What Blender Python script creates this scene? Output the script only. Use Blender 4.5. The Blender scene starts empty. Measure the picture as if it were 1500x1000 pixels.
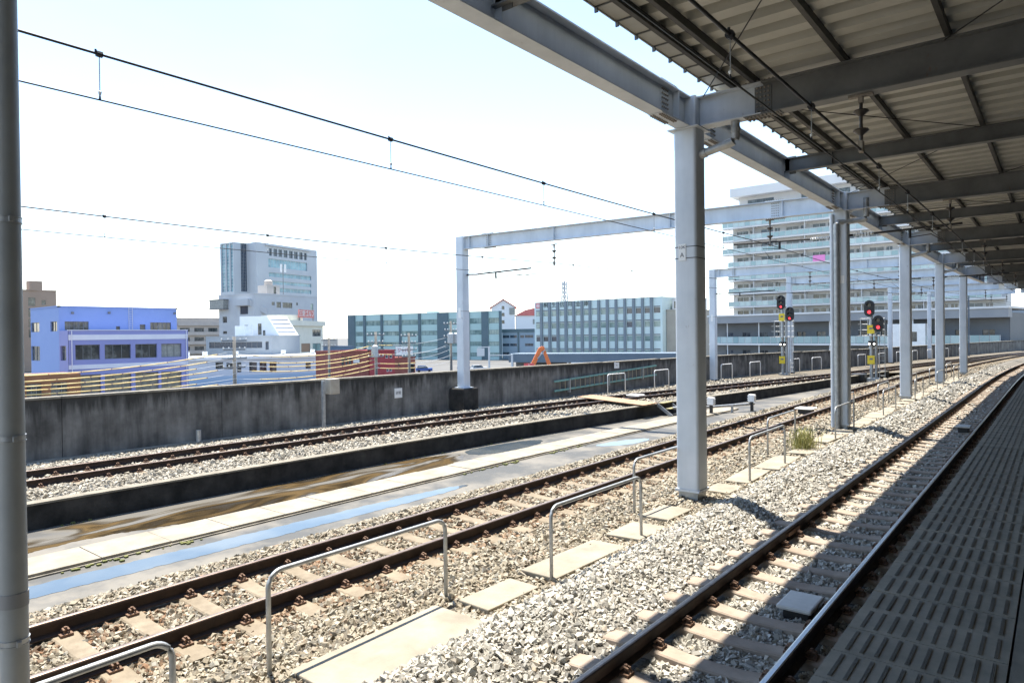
import bpy, math, random
import numpy as np
from mathutils import Vector, Matrix
random.seed(7); rng = np.random.default_rng(11)
S = bpy.context.scene; COL = S.collection
R = math.radians
# ------------------------------------------------------------------ camera
YAW, PITCH, ROLL = R(38.8), R(0.55), math.atan(0.012)
fw = Vector((-math.sin(YAW)*math.cos(PITCH), math.cos(YAW)*math.cos(PITCH), -math.sin(PITCH)))
r0 = Vector((math.cos(YAW), math.sin(YAW), 0)); u0 = r0.cross(fw)
rt = math.cos(ROLL)*r0 - math.sin(ROLL)*u0; up = math.sin(ROLL)*r0 + math.cos(ROLL)*u0
cd = bpy.data.cameras.new('camera'); cam = bpy.data.objects.new('camera', cd); COL.objects.link(cam)
cd.sensor_width = 36; cd.lens = 24.0; cd.clip_start = 0.05; cd.clip_end = 6000
M4 = Matrix((rt, up, -fw)).transposed().to_4x4(); M4.translation = Vector((0, 0, 2.65)); cam.matrix_world = M4
S.camera = cam
# ------------------------------------------------------------------ sky, sun, exposure
SUN = Vector((-0.297, 0.12, 1)).normalized()
w = bpy.data.worlds.new('World'); S.world = w; w.use_nodes = True
nt = w.node_tree; sky = nt.nodes.new('ShaderNodeTexSky'); sky.sky_type = 'NISHITA'; sky.sun_disc = False
sky.sun_elevation = math.asin(SUN.z); sky.sun_rotation = math.atan2(SUN.x, SUN.y) % (2*math.pi)
sky.air_density = 1.15; sky.dust_density = 0.25; sky.ozone_density = 1.2
def wn_(t, **k):
    n = nt.nodes.new(t)
    for a, v in k.items(): setattr(n, a, v)
    return n
tc = wn_('ShaderNodeTexCoord'); sx = wn_('ShaderNodeSeparateXYZ'); nt.links.new(tc.outputs['Generated'], sx.inputs[0])
bw = wn_('ShaderNodeRGBToBW'); nt.links.new(sky.outputs[0], bw.inputs[0])
mr = wn_('ShaderNodeMapRange'); mr.inputs[1].default_value = 0.0; mr.inputs[2].default_value = 0.22; mr.inputs[3].default_value = 0.5; mr.inputs[4].default_value = 0.0; nt.links.new(sx.outputs[2], mr.inputs[0])
dv = wn_('ShaderNodeMapping'); dv.inputs['Scale'].default_value = (1, 1, 3.2); nt.links.new(tc.outputs['Generated'], dv.inputs[0])
cn_ = wn_('ShaderNodeTexNoise'); cn_.inputs['Scale'].default_value = 3.2; cn_.inputs['Detail'].default_value = 6; nt.links.new(dv.outputs[0], cn_.inputs['Vector'])
cm = wn_('ShaderNodeMapRange'); cm.inputs[1].default_value = 0.5; cm.inputs[2].default_value = 0.72; cm.inputs[3].default_value = 0; cm.inputs[4].default_value = 0.07; nt.links.new(cn_.outputs['Fac'], cm.inputs[0])
ad = wn_('ShaderNodeMath', operation='MAXIMUM'); nt.links.new(mr.outputs[0], ad.inputs[0]); nt.links.new(cm.outputs[0], ad.inputs[1])
bc = wn_('ShaderNodeMath', operation='MULTIPLY_ADD'); nt.links.new(cm.outputs[0], bc.inputs[0]); bc.inputs[1].default_value = 1.2; bc.inputs[2].default_value = 1.0     # thin cloud is a little brighter than clear sky
bl = wn_('ShaderNodeMath', operation='MULTIPLY'); nt.links.new(bw.outputs[0], bl.inputs[0]); nt.links.new(bc.outputs[0], bl.inputs[1])
mx = wn_('ShaderNodeMix', data_type='RGBA'); nt.links.new(ad.outputs[0], mx.inputs[0]); nt.links.new(sky.outputs[0], mx.inputs[6]); nt.links.new(bl.outputs[0], mx.inputs[7])
nt.links.new(mx.outputs[2], nt.nodes['Background'].inputs[0]); nt.nodes['Background'].inputs[1].default_value = 0.13
sl = bpy.data.lights.new('sun', 'SUN'); sl.energy = 5.0; sl.angle = R(0.5); sl.color = (1, 0.93, 0.82)
so = bpy.data.objects.new('sun', sl); COL.objects.link(so); so.rotation_euler = SUN.to_track_quat('Z', 'Y').to_euler(); so.location = (-20, 10, 60)
vs = S.view_settings; vs.view_transform = 'Standard'; vs.look = 'None'; vs.gamma = 1; vs.use_curve_mapping = False; vs.exposure = 1.52
try: S.cycles.max_bounces = 8; S.cycles.diffuse_bounces = 4
except Exception: pass

# ------------------------------------------------------------------ materials
MATS = {}
def mat(name, c1, c2=None, sc=3.0, rough=0.8, metal=0.0, bump=0.0, bsc=30.0, streak=0.0, island=None, spec=0.5, emit=None, thr=(0.35, 0.65)):
    if name in MATS: return MATS[name]
    m = bpy.data.materials.new(name); m.use_nodes = True; n = m.node_tree; L = n.links.new; b = n.nodes['Principled BSDF']
    b.inputs['Roughness'].default_value = rough; b.inputs['Metallic'].default_value = metal; b.inputs['Specular IOR Level'].default_value = spec
    g = n.nodes.new('ShaderNodeNewGeometry')
    def noise(scale, det=5, stretch=None):
        t = n.nodes.new('ShaderNodeTexNoise'); t.inputs['Scale'].default_value = scale; t.inputs['Detail'].default_value = det; t.inputs['Roughness'].default_value = 0.62
        if stretch:
            mp = n.nodes.new('ShaderNodeMapping'); mp.inputs['Scale'].default_value = stretch; L(g.outputs['Position'], mp.inputs[0]); L(mp.outputs[0], t.inputs['Vector'])
        else: L(g.outputs['Position'], t.inputs['Vector'])
        return t.outputs['Fac']
    def ramp(fac, stops):
        rp = n.nodes.new('ShaderNodeValToRGB'); e = rp.color_ramp.elements
        while len(e) < len(stops): e.new(0.5)
        for k, (p, c) in enumerate(stops): e[k].position = p; e[k].color = (*c, 1)
        L(fac, rp.inputs[0]); return rp.outputs[0]
    def mix(a, bb, f, typ='MIX'):
        x = n.nodes.new('ShaderNodeMix'); x.data_type = 'RGBA'; x.blend_type = typ
        if isinstance(f, float): x.inputs[0].default_value = f
        else: L(f, x.inputs[0])
        for s, v in ((6, a), (7, bb)):
            if isinstance(v, tuple): x.inputs[s].default_value = (*v, 1)
            else: L(v, x.inputs[s])
        return x.outputs[2]
    if island: out = ramp(g.outputs['Random Per Island'], island)
    elif c2: out = ramp(noise(sc), [(thr[0], c1), (thr[1], c2)])
    else: out = None
    if island: out = mix(out, mix(out, (0.5, 0.5, 0.5), noise(60.0), 'MULTIPLY'), 0.5)
    if streak:
        f = ramp(noise(1.0, 8, (2.3, 2.3, 0.28)), [(0.38, (1, 1, 1)), (0.66, (1-streak,)*3)])
        out = mix(out if out else c1, f, 1.0, 'MULTIPLY')
    if name == 'parapet_concrete':      # black algae hanging down from the coping
        sz = n.nodes.new('ShaderNodeSeparateXYZ'); L(g.outputs['Position'], sz.inputs[0]); mz = n.nodes.new('ShaderNodeMapRange'); L(sz.outputs[2], mz.inputs[0])
        mz.inputs[1].default_value = .2; mz.inputs[2].default_value = 1.15; mz.inputs[3].default_value = -.32; mz.inputs[4].default_value = .28
        sm = n.nodes.new('ShaderNodeMath'); sm.operation = 'ADD'; L(noise(1.0, 8, (5.0, 5.0, .5)), sm.inputs[0]); L(mz.outputs[0], sm.inputs[1])
        out = mix(out, (.022, .021, .018), ramp(sm.outputs[0], [(.52, (0, 0, 0)), (.72, (.85, .85, .85))]))
    if name.startswith('steel_paint'):
        f = ramp(noise(9.0, 8, (1, 1, .35)), [(.66, (0, 0, 0)), (.74, (.7, .7, .7))]); out = mix(out, (.16, .085, .045), f); f2 = ramp(noise(.7, 4), [(.35, (.86, .86, .86)), (.65, (1, 1, 1))]); out = mix(out, f2, 1.0, 'MULTIPLY')
    if out: L(out, b.inputs['Base Color'])
    else: b.inputs['Base Color'].default_value = (*c1, 1)
    if bump:
        bp = n.nodes.new('ShaderNodeBump'); bp.inputs['Strength'].default_value = bump; bp.inputs['Distance'].default_value = 0.02
        L(noise(bsc, 6), bp.inputs['Height']); L(bp.outputs[0], b.inputs['Normal'])
    if emit: b.inputs['Emission Color'].default_value = (*emit[0], 1); b.inputs['Emission Strength'].default_value = emit[1]
    m['_o'] = 1; del m['_o']
    MATS[name] = m; return m
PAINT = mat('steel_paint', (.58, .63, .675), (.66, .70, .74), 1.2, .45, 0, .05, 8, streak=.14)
PAINT_SHADED = mat('steel_paint_shaded', (.13, .135, .133), (.185, .19, .186), 1.5, .5, 0, .05, 8, streak=.1)  # darker copy of the column paint, canopy shade put into the colour
PURL = mat('purlin_paint', (.03, .03, .028), (.05, .049, .045), 3, .55)
ROOF = mat('roof_sheet', (.40, .395, .35), (.50, .49, .435), .8, .45, 0, .04, 5)
GALV = mat('galvanised', (.30, .315, .32), (.44, .45, .45), 9, .42, .45, .06, 60)
CONC = mat('concrete_pale', (.215, .19, .145), (.30, .265, .205), 2.0, .9, 0, .3, 60, streak=.16)
SLEEP = mat('concrete_sleeper', (.22, .175, .135), (.30, .245, .195), 4, .9, 0, .25, 70)
SLEEPB = mat('concrete_sleeper_worn', (.155, .125, .085), (.23, .19, .135), 5, .9, 0, .3, 70)
WALL = mat('parapet_concrete', (.085, .081, .074), (.26, .252, .234), 1.2, .92, 0, .3, 25, streak=.58, thr=(.3, .72))
WALLD = mat('parapet_cap', (.14, .125, .10), (.24, .215, .17), 4, .95, 0, .3, 40)
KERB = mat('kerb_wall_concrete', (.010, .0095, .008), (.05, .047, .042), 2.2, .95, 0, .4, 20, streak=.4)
KERBT = mat('kerb_top', (.14, .125, .095), (.22, .195, .15), 4, .95, 0, .3, 40)
RAIL = mat('rail_rust', (.018, .010, .007), (.040, .022, .014), 6, .75, 0, .2, 50)
RAILT = mat('rail_running_steel', (.30, .31, .33), (.36, .37, .39), 2, .28, 1.0)
RAILTB = mat('rail_running_brown', (.16, .11, .085), (.25, .19, .15), 8, .4, .6)
CLIP = mat('clip_rust', (.10, .055, .035), (.17, .10, .06), 30, .8)
BED = mat('ballast_gap_shade', (.045, .037, .026), (.17, .145, .105), 26, .95, 0, 1.0, 34)  # bed darkened to stand for shadow in the gaps between stones
BEDA = mat('ballast_gap_shade_grey', (.05, .046, .04), (.19, .178, .155), 26, .95, 0, 1.0, 34)  # greyer bed with the same gap shadow in its colour
STA = mat('stone_fresh', (.4, .4, .4), rough=.9, bump=.25, bsc=80, island=[(0, (.22, .208, .182)), (.3, (.345, .328, .285)), (.6, (.43, .41, .355)), (.88, (.51, .49, .44)), (1, (.36, .30, .22))])
STB = mat('stone_old', (.4, .36, .3), rough=.9, bump=.25, bsc=80, island=[(0, (.175, .145, .10)), (.3, (.305, .265, .195)), (.62, (.395, .35, .265)), (.86, (.35, .33, .275)), (1, (.25, .17, .105))])
STR = mat('stone_rusty', (.3, .2, .15), rough=.9, bump=.25, bsc=80, island=[(0, (.11, .07, .042)), (.4, (.24, .155, .095)), (.75, (.32, .23, .15)), (1, (.21, .11, .055))])
STC = mat('stone_pale', (.5, .46, .38), rough=.9, bump=.25, bsc=80, island=[(0, (.20, .175, .13)), (.4, (.37, .335, .265)), (.8, (.47, .435, .36)), (1, (.34, .29, .215))])
FLOOR = mat('channel_floor', (.05, .05, .046), (.135, .122, .098), .75, .7, 0, .35, 90, thr=(.42, .58))
TILE = mat('platform_tile', (.175, .16, .128), (.245, .222, .178), 5, .75, 0, .15, 90)
STRIP = mat('grip_strip', (.09, .085, .073), (.13, .122, .106), 30, .6)
ASPH = mat('platform_asphalt', (.13, .12, .098), (.19, .175, .142), 4, .85, 0, .4, 120)
STREET = mat('street', (.07, .07, .07), (.12, .118, .11), .05, .9)
BLACK = mat('black_rubber', (.012, .012, .013), rough=.5)
WIRE = mat('wire_dark', (.03, .03, .032), rough=.55, metal=.4)
WIREC = mat('wire_copper', (.05, .055, .055), rough=.5, metal=.5)
PORC = mat('porcelain', (.62, .62, .60), rough=.25)
PORCD = mat('porcelain_brown', (.05, .045, .042), rough=.3)
YEL = mat('yellow_plate', (.75, .56, .03), rough=.5)
YELS = mat('yellow_sleeve', (.70, .53, .22), rough=.5)
WHITE = mat('white_paint', (.72, .72, .70), (.80, .80, .78), 2, .6)
REDL = mat('red_signal_light', (.6, .02, .03), rough=.3, emit=((1, .05, .07), .7))
WHL = mat('white_signal_light', (.9, .9, .85), rough=.3, emit=((1, .97, .88), 2.0))
LENS = mat('dark_lens', (.03, .03, .03), rough=.15)
GLASS = mat('window_glass', (.03, .038, .042), (.13, .14, .135), .8, .08, 0, spec=.7, thr=(.45, .6))
GLASST = mat('window_glass_teal', (.13, .21, .20), (.32, .43, .40), .3, .12, 0, spec=.7)
GLASSB = mat('window_glass_blue', (.08, .20, .27), (.24, .42, .48), .25, .1, 0, spec=.8)
GLASSN = mat('window_glass_navy', (.015, .03, .055), (.03, .055, .09), .3, .1, spec=.8)
BALG = mat('balcony_glass', (.36, .50, .50), rough=.15, spec=.6, island=[(0, (.26,.40,.41)), (.5, (.36,.50,.50)), (1, (.50,.62,.61))])
FRAME = mat('window_frame', (.16, .165, .17), rough=.5)
FRAMEL = mat('window_frame_pale', (.55, .57, .58), rough=.5)
GRASSM = mat('grass_blades', (.16, .17, .04), (.36, .33, .12), 9, .8)
MOSS = mat('moss', (.07, .09, .02), (.16, .15, .05), 20, .95)
def water_mat(name, deep, shal, sc):
    m = bpy.data.materials.new(name); m.use_nodes = True; n = m.node_tree; b = n.nodes['Principled BSDF']; L = n.links.new
    g = n.nodes.new('ShaderNodeNewGeometry'); t = n.nodes.new('ShaderNodeTexNoise'); t.inputs['Scale'].default_value = sc; t.inputs['Detail'].default_value = 4
    L(g.outputs['Position'], t.inputs['Vector']); rp = n.nodes.new('ShaderNodeValToRGB')
    rp.color_ramp.elements[0].position = .4; rp.color_ramp.elements[0].color = (*deep, 1); rp.color_ramp.elements[1].position = .62; rp.color_ramp.elements[1].color = (*shal, 1)
    L(t.outputs['Fac'], rp.inputs[0]); L(rp.outputs[0], b.inputs['Base Color'])
    b.inputs['Roughness'].default_value = .02; b.inputs['IOR'].default_value = 1.33; b.inputs['Specular IOR Level'].default_value = .9
    return m
WATB = water_mat('water_clear', (.05, .065, .08), (.10, .11, .11), .8)
def mud_mat():
    m = bpy.data.materials.new('water_muddy'); m.use_nodes = True; n = m.node_tree; b = n.nodes['Principled BSDF']; L = n.links.new
    g = n.nodes.new('ShaderNodeNewGeometry'); mp = n.nodes.new('ShaderNodeMapping'); mp.inputs['Scale'].default_value = (1.0, .34, 1); L(g.outputs['Position'], mp.inputs[0])
    t = n.nodes.new('ShaderNodeTexNoise'); t.inputs['Scale'].default_value = .95; t.inputs['Detail'].default_value = 3; t.inputs['Distortion'].default_value = 1.1; L(mp.outputs[0], t.inputs['Vector'])
    rp = n.nodes.new('ShaderNodeValToRGB'); e = rp.color_ramp.elements
    for _ in range(4): e.new(.5)
    for k, (p, c) in enumerate(((.30, (.05,.048,.045)), (.41, (.03,.022,.012)), (.485, (.115,.078,.036)), (.54, (.055,.044,.03)), (.60, (.14,.13,.11)), (.68, (.06,.06,.058)))): e[k].position = p; e[k].color = (*c, 1)
    L(t.outputs['Fac'], rp.inputs[0]); L(rp.outputs[0], b.inputs['Base Color'])
    r2 = n.nodes.new('ShaderNodeMapRange'); r2.inputs[1].default_value = .52; r2.inputs[2].default_value = .66; r2.inputs[3].default_value = .03; r2.inputs[4].default_value = .5; L(t.outputs['Fac'], r2.inputs[0]); L(r2.outputs[0], b.inputs['Roughness'])
    t2 = n.nodes.new('ShaderNodeTexNoise'); t2.inputs['Scale'].default_value = 55; L(g.outputs['Position'], t2.inputs['Vector']); bp = n.nodes.new('ShaderNodeBump'); bp.inputs['Distance'].default_value = .004; L(t2.outputs['Fac'], bp.inputs['Height'])
    r3 = n.nodes.new('ShaderNodeMapRange'); r3.inputs[1].default_value = .5; r3.inputs[2].default_value = .66; r3.inputs[3].default_value = 0; r3.inputs[4].default_value = .6; L(t.outputs['Fac'], r3.inputs[0]); L(r3.outputs[0], bp.inputs['Strength']); L(bp.outputs[0], b.inputs['Normal'])
    return m
WATM = mud_mat()

# ------------------------------------------------------------------ mesh helpers
class MB:
    def __init__(s): s.v = []; s.f = []; s.mi = []
    def add(s, vs, fs, mi=0):
        o = len(s.v); s.v += [tuple(v) for v in vs]; s.f += [tuple(o+i for i in f) for f in fs]; s.mi += [mi]*len(fs); return s
    def box(s, x0, x1, y0, y1, z0, z1, mi=0):
        return s.add([(x0,y0,z0),(x1,y0,z0),(x1,y1,z0),(x0,y1,z0),(x0,y0,z1),(x1,y0,z1),(x1,y1,z1),(x0,y1,z1)],
                     [(3,2,1,0),(4,5,6,7),(0,1,5,4),(1,2,6,5),(2,3,7,6),(3,0,4,7)], mi)
    def ob(s, c, a, b, d, mi=0):      # oriented box: centre, three half vectors
        c = Vector(c); a = Vector(a); b = Vector(b); d = Vector(d)
        V = [c-a-b-d, c+a-b-d, c+a+b-d, c-a+b-d, c-a-b+d, c+a-b+d, c+a+b+d, c-a+b+d]
        F = [(3,2,1,0),(4,5,6,7),(0,1,5,4),(1,2,6,5),(2,3,7,6),(3,0,4,7)]
        if a.cross(b).dot(d) < 0: F = [f[::-1] for f in F]
        return s.add(V, F, mi)
    def bar(s, p, q, w, h, mi=0):     # square bar between two points
        p = Vector(p); q = Vector(q); d = q-p; t = d.normalized(); up_ = Vector((0,0,1)) if abs(t.z) < .95 else Vector((1,0,0))
        sd = t.cross(up_).normalized(); u = sd.cross(t)
        return s.ob((p+q)/2, sd*w/2, d/2, u*h/2, mi)
    def tube(s, pts, r, n=8, cap=True, mi=0):
        pts = [Vector(p) for p in pts]; rings = []; o = len(s.v); rr = r if isinstance(r, (list, tuple)) else [r]*len(pts)
        for i, p in enumerate(pts):
            a = pts[max(i-1, 0)]; b = pts[min(i+1, len(pts)-1)]; t = (b-a).normalized()
            ref = Vector((0,0,1)) if abs(t.z) < .9 else Vector((1,0,0))
            sd = t.cross(ref).normalized(); u = sd.cross(t)
            for k in range(n):
                an = 2*math.pi*k/n; s.v.append(tuple(p + rr[i]*(math.cos(an)*sd + math.sin(an)*u)))
        for i in range(len(pts)-1):
            for k in range(n):
                k2 = (k+1) % n; s.f.append((o+i*n+k, o+i*n+k2, o+(i+1)*n+k2, o+(i+1)*n+k)); s.mi.append(mi)
        if cap:
            s.f.append(tuple(o+k for k in range(n))[::-1]); s.f.append(tuple(o+(len(pts)-1)*n+k for k in range(n))); s.mi += [mi, mi]
        return s
    def prism(s, poly, z0, z1, mi=0):    # CCW polygon in xy extruded in z
        n = len(poly); V = [(x,y,z0) for x,y in poly]+[(x,y,z1) for x,y in poly]
        F = [tuple(range(n))[::-1], tuple(range(n, 2*n))]+[(i,(i+1)%n,n+(i+1)%n,n+i) for i in range(n)]
        return s.add(V, F, mi)
    def sweep(s, path, prof, closed=True, mis=None):   # path: list of (x,y,nx,ny) ; prof: list of (offset along n, z)
        o = len(s.v); m = len(prof)
        for (x, y, nx, ny) in path:
            for (a, z) in prof: s.v.append((x+nx*a, y+ny*a, z))
        for i in range(len(path)-1):
            for k in range(m if closed else m-1):
                k2 = (k+1) % m; s.f.append((o+i*m+k, o+(i+1)*m+k, o+(i+1)*m+k2, o+i*m+k2)); s.mi.append(mis[k] if mis else 0)
        if closed:
            s.f.append(tuple(o+k for k in range(m))); s.f.append(tuple(o+(len(path)-1)*m+k for k in range(m))[::-1]); s.mi += [0, 0]
        return s
    def mesh(s, name, mats, smooth=False, off=(0,0,0)):
        me = bpy.data.meshes.new(name)
        me.from_pydata([(x-off[0], y-off[1], z-off[2]) for x, y, z in s.v], [], s.f)
        for m in (mats if isinstance(mats, (list, tuple)) else [mats]): me.materials.append(m)
        if len(me.materials) > 1: me.polygons.foreach_set('material_index', s.mi)
        if smooth: me.polygons.foreach_set('use_smooth', [True]*len(me.polygons))
        me.update(); return me
def link(o, parent=None, label=None, cat=None, group=None, kind=None):
    COL.objects.link(o)
    if parent: o.parent = parent
    if label: o['label'] = label
    if cat: o['category'] = cat
    if group: o['group'] = group
    if kind: o['kind'] = kind
    return o
WORLD = {}
def wl(o):
    p = Vector(o.location)
    while o.parent: o = o.parent; p = p+Vector(o.location)
    return p
def obj(name, mb, mats, parent=None, smooth=False, bevel=0, **kw):
    off = wl(parent) if parent else Vector((0,0,0))
    if not parent:
        off = Vector(kw.pop('loc', (0,0,0)))
    o = bpy.data.objects.new(name, mb.mesh(name, mats, smooth, off)); 
    if not parent: o.location = off
    link(o, parent, **kw)
    if bevel:
        b = o.modifiers.new('bevel', 'BEVEL'); b.width = bevel; b.segments = 2; b.limit_method = 'ANGLE'
    return o
def autosm(o, ang=40):
    me = o.data; me.polygons.foreach_set('use_smooth', [True]*len(me.polygons))
    try: me.set_sharp_from_angle(angle=R(ang))
    except Exception: pass
    return o
def thing(name, label, cat, loc=(0,0,0), group=None):
    o = bpy.data.objects.new(name, None); o.empty_display_size = .3; o.location = loc; return link(o, None, label, cat, group)
def inst(name, me, parent, loc, rz=0.0, sub=None, **kw):
    o = bpy.data.objects.new(name, me); o.location = Vector(loc)-(wl(parent) if parent else Vector((0,0,0))); o.rotation_euler = (0,0,rz); return link(o, parent, **kw)
ORD = ['nearest','second','third','fourth','fifth','sixth','seventh','eighth','ninth','tenth','eleventh','twelfth','thirteenth','fourteenth','fifteenth','sixteenth','seventeenth','eighteenth','nineteenth','twentieth','twenty-first','twenty-second','twenty-third','twenty-fourth','twenty-fifth','twenty-sixth','twenty-seventh','twenty-eighth','twenty-ninth','thirtieth','thirty-first','thirty-second','thirty-third','thirty-fourth','thirty-fifth','thirty-sixth','thirty-seventh','thirty-eighth','thirty-ninth','fortieth']
def text_mesh(body, size, mat_, parent, pos, xdir, name='lettering', thick=.01):
    c = bpy.data.curves.new(name, 'FONT'); c.body = body; c.size = size; c.extrude = thick; c.align_x = 'CENTER'; c.align_y = 'CENTER'
    t = bpy.data.objects.new(name, c); COL.objects.link(t); dg = bpy.context.evaluated_depsgraph_get(); dg.update()
    me = bpy.data.meshes.new_from_object(t.evaluated_get(dg)); bpy.data.objects.remove(t); bpy.data.curves.remove(c)
    me.materials.clear(); me.materials.append(mat_)
    o = bpy.data.objects.new(name, me); link(o, parent)
    xd = Vector((*xdir, 0)).normalized(); zd = Vector((xd.y, -xd.x, 0)); m = Matrix((xd, Vector((0,0,1)), zd)).transposed().to_4x4()
    m.translation = Vector(pos)-(wl(parent) if parent else Vector((0,0,0))); o.matrix_local = m; return o

# ------------------------------------------------------------------ alignments (x as a function of y)
class Path:
    def __init__(s, pts):
        y = np.array([p[0] for p in pts], float); x = np.array([p[1] for p in pts], float)
        k = np.ones(9)/9; s.Y = np.arange(y[0], y[-1]+.01, .5); X = np.interp(s.Y, y, x)
        for _ in range(3):
            P = np.concatenate([2*X[0]-X[4:0:-1], X, 2*X[-1]-X[-2:-6:-1]]); X = np.convolve(P, k, 'valid')
        s.X = X; s.D = np.gradient(X, s.Y)
    def x(s, y): return float(np.interp(y, s.Y, s.X))
    def d(s, y): return float(np.interp(y, s.Y, s.D))
    def xa(s, y): return np.interp(y, s.Y, s.X)
    def pts(s, y0, y1, st=1.0):
        out = []; n = max(2, int((y1-y0)/st)+1)
        for y in np.linspace(y0, y1, n):
            d = s.d(y); L = math.hypot(1, d); out.append((s.x(y), float(y), 1/L, -d/L))
        return out
def arc(x0, ys, Rr): return [(-12, x0), (ys, x0)]+[(y, x0+(y-ys)**2/(2*Rr)) for y in range(int(ys)+2, 141, 2)]
PA = Path(arc(-2.33, 40, 520)); PB = Path(arc(-6.92, 28, 520))
PC = Path([(-12,-15.95),(12,-15.85),(18,-15.4),(24,-14.75),(31,-13.5),(38,-12.1),(44,-10.9),(51,-9.95),(60,-8.8),(69,-7.4),(81,-5.6),(91,-4.0),(105,-1.3),(125,3.2),(140,7)])
PK = Path([(-12,-13.4),(4,-13.35),(9,-13.12),(13,-13.08),(17,-12.75),(23,-12.15),(27,-11.7),(31,-11.2),(40,-10.2),(48,-9.3),(60,-7.7)])
PW = Path([(-15,-20.2),(5,-19.95),(12,-19.6),(18,-19.2),(24,-18.85),(28,-18.35),(42,-17.4),(53,-16.05),(63,-13.9),(80,-11.6),(97,-8.6),(124,-3.5),(140,0.5)])
def coff(y): return PA.x(y)+2.33
def zA(x, y):       # ballast height tracks A and B
    z = -0.19+0.0*x
    z = z+0.15*np.exp(-((x+3.95-(PA.xa(y)+2.33))/.42)**2)
    z = z+0.05*np.exp(-((x-PB.xa(y)-1.75)/.5)**2)-0.03*np.exp(-((x-PB.xa(y))/.35)**2)
    z = z-.035*(np.abs(x-PA.xa(y)) < .95)
    e = PB.xa(y)-1.35
    z = np.where(x < e, z-np.clip((e-x)*.34, 0, .4), z)
    return z
def zC(x, y):
    c = PC.xa(y); k = PK.xa(y)
    z = -0.16-0.04*np.exp(-((x-c)/.4)**2)
    e = c-1.5
    return np.where(x < e, z-np.clip((e-x)*.13, 0, .22), z)

# ================================================================== SETTING
g = MB(); g.add([(-3500,-2500,-6.5),(3500,-2500,-6.5),(3500,4500,-6.5),(-3500,4500,-6.5)], [(0,1,2,3)])
obj('street_ground', g, STREET, kind='structure')
# viaduct deck under everything (slab of concrete)
m = MB(); m.sweep(PW.pts(-12, 138, 2), [(-.35,-6.4),(-.35,-.62),(26,-.62),(26,-6.4)]); obj('viaduct_deck', m, CONC, kind='structure')
# channel floor
m = MB(); P = PB.pts(-10, 60, 1)
m.add([(PK.x(y)-.05, y, -.50) for x,y,_,_ in P]+[(PB.x(y)-1.6, y, -.50) for x,y,_,_ in P], [(i, i+len(P), i+1+len(P), i+1) for i in range(len(P)-1)])
obj('channel_floor', m, FLOOR, kind='structure')
# ballast beds
def bed(name, fn, xl, xr, y0, y1, matl, nx):
    ys = np.concatenate([np.arange(y0, 26, .25), np.arange(26, y1, 1.)]); V = []; F = []
    for y in ys:
        a, b = xl(y), xr(y); xs = np.linspace(a, b, nx); zz = fn(xs, np.full(nx, y))+rng.normal(0, .008, nx); zz[-1] -= .0
        V += [(float(x), float(y), float(z)) for x, z in zip(xs, zz)]
    for i in range(len(ys)-1):
        for k in range(nx-1): F.append((i*nx+k, i*nx+k+1, (i+1)*nx+k+1, (i+1)*nx+k))
    q = MB(); q.v = V; q.f = F; q.mi = [0]*len(F); return obj(name, q, matl, kind='structure', smooth=True)
PS = -3.05   # split between the two ballast colours
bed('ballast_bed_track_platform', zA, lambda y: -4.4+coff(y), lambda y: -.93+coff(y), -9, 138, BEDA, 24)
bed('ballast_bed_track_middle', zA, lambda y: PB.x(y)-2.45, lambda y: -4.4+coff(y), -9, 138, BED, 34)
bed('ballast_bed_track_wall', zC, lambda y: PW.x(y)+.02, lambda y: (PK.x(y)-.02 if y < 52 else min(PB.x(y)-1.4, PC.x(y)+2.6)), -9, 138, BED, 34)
# platform
plat = thing('platform', 'grey paved station platform under the canopy', 'platform', (5, 20, -.6)); del plat['label'], plat['category']; plat['kind'] = 'structure'
YE = 95
m = MB(); m.sweep([(x-(-2.33)-.91, y, a, b) for x,y,a,b in PA.pts(-8, YE, 2)], [(.12,-.6),(.12,.80),(0,.82),(0,1.03),(.715,1.03),(.715,-.6)]); obj('platform_wall', m, KERB, plat)  # near-black material stands in for the shadow between rail and platform
m = MB(); m.sweep([(x-(-2.33)-.91, y, a, b) for x,y,a,b in PA.pts(-8, YE, 2)], [(.72,-.6),(.72,1.046),(26,1.046),(26,-.6)]); obj('platform_surface', m, ASPH, plat)
m = MB(); m.box(9, 9.25, -12, YE, 1.047, 6.55); obj('unseen_shade_wall', m, mat('back_wall', (.16,.155,.145), (.21,.205,.19), 1, .8), plat)  # added out of view to block light from the right under the canopy
tile = MB().box(-.905, -.20, .004, .327, 1.032, 1.05).mesh('edge_tile', TILE)
stp = MB()
for k in (-1, 0, 1): stp.box(k*.006-.0018, k*.006+.0018, -.13, .13, 0, .0055)
stp = stp.mesh('grip_strip', STRIP)
nt_ = 0; far = MB(); fs = MB(); y = -2.6; i = 0
while y < 92:
    if y < 44:
        t = inst('edge_tile', tile, plat, (coff(y), y, random.uniform(-.0012, .0012)))
        for k in range(10):
            px = -.845+k*.066+coff(y)
            if 1.2 < y < 11.1 and nt_ < 300: inst('grip_strip', stp, t, (px, y+.165, 1.0505)); nt_ += 1
            elif y < 34: fs.box(px-.0075, px+.0075, y+.035, y+.295, 1.0505, 1.055)
    else: far.box(-.905+coff(y), -.2+coff(y), y+.004, y+.327, 1.032, 1.05)
    y += .33; i += 1
obj('grip_strip', fs, STRIP, plat, kind='stuff'); obj('edge_tile', far, TILE, plat, kind='stuff')

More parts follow.
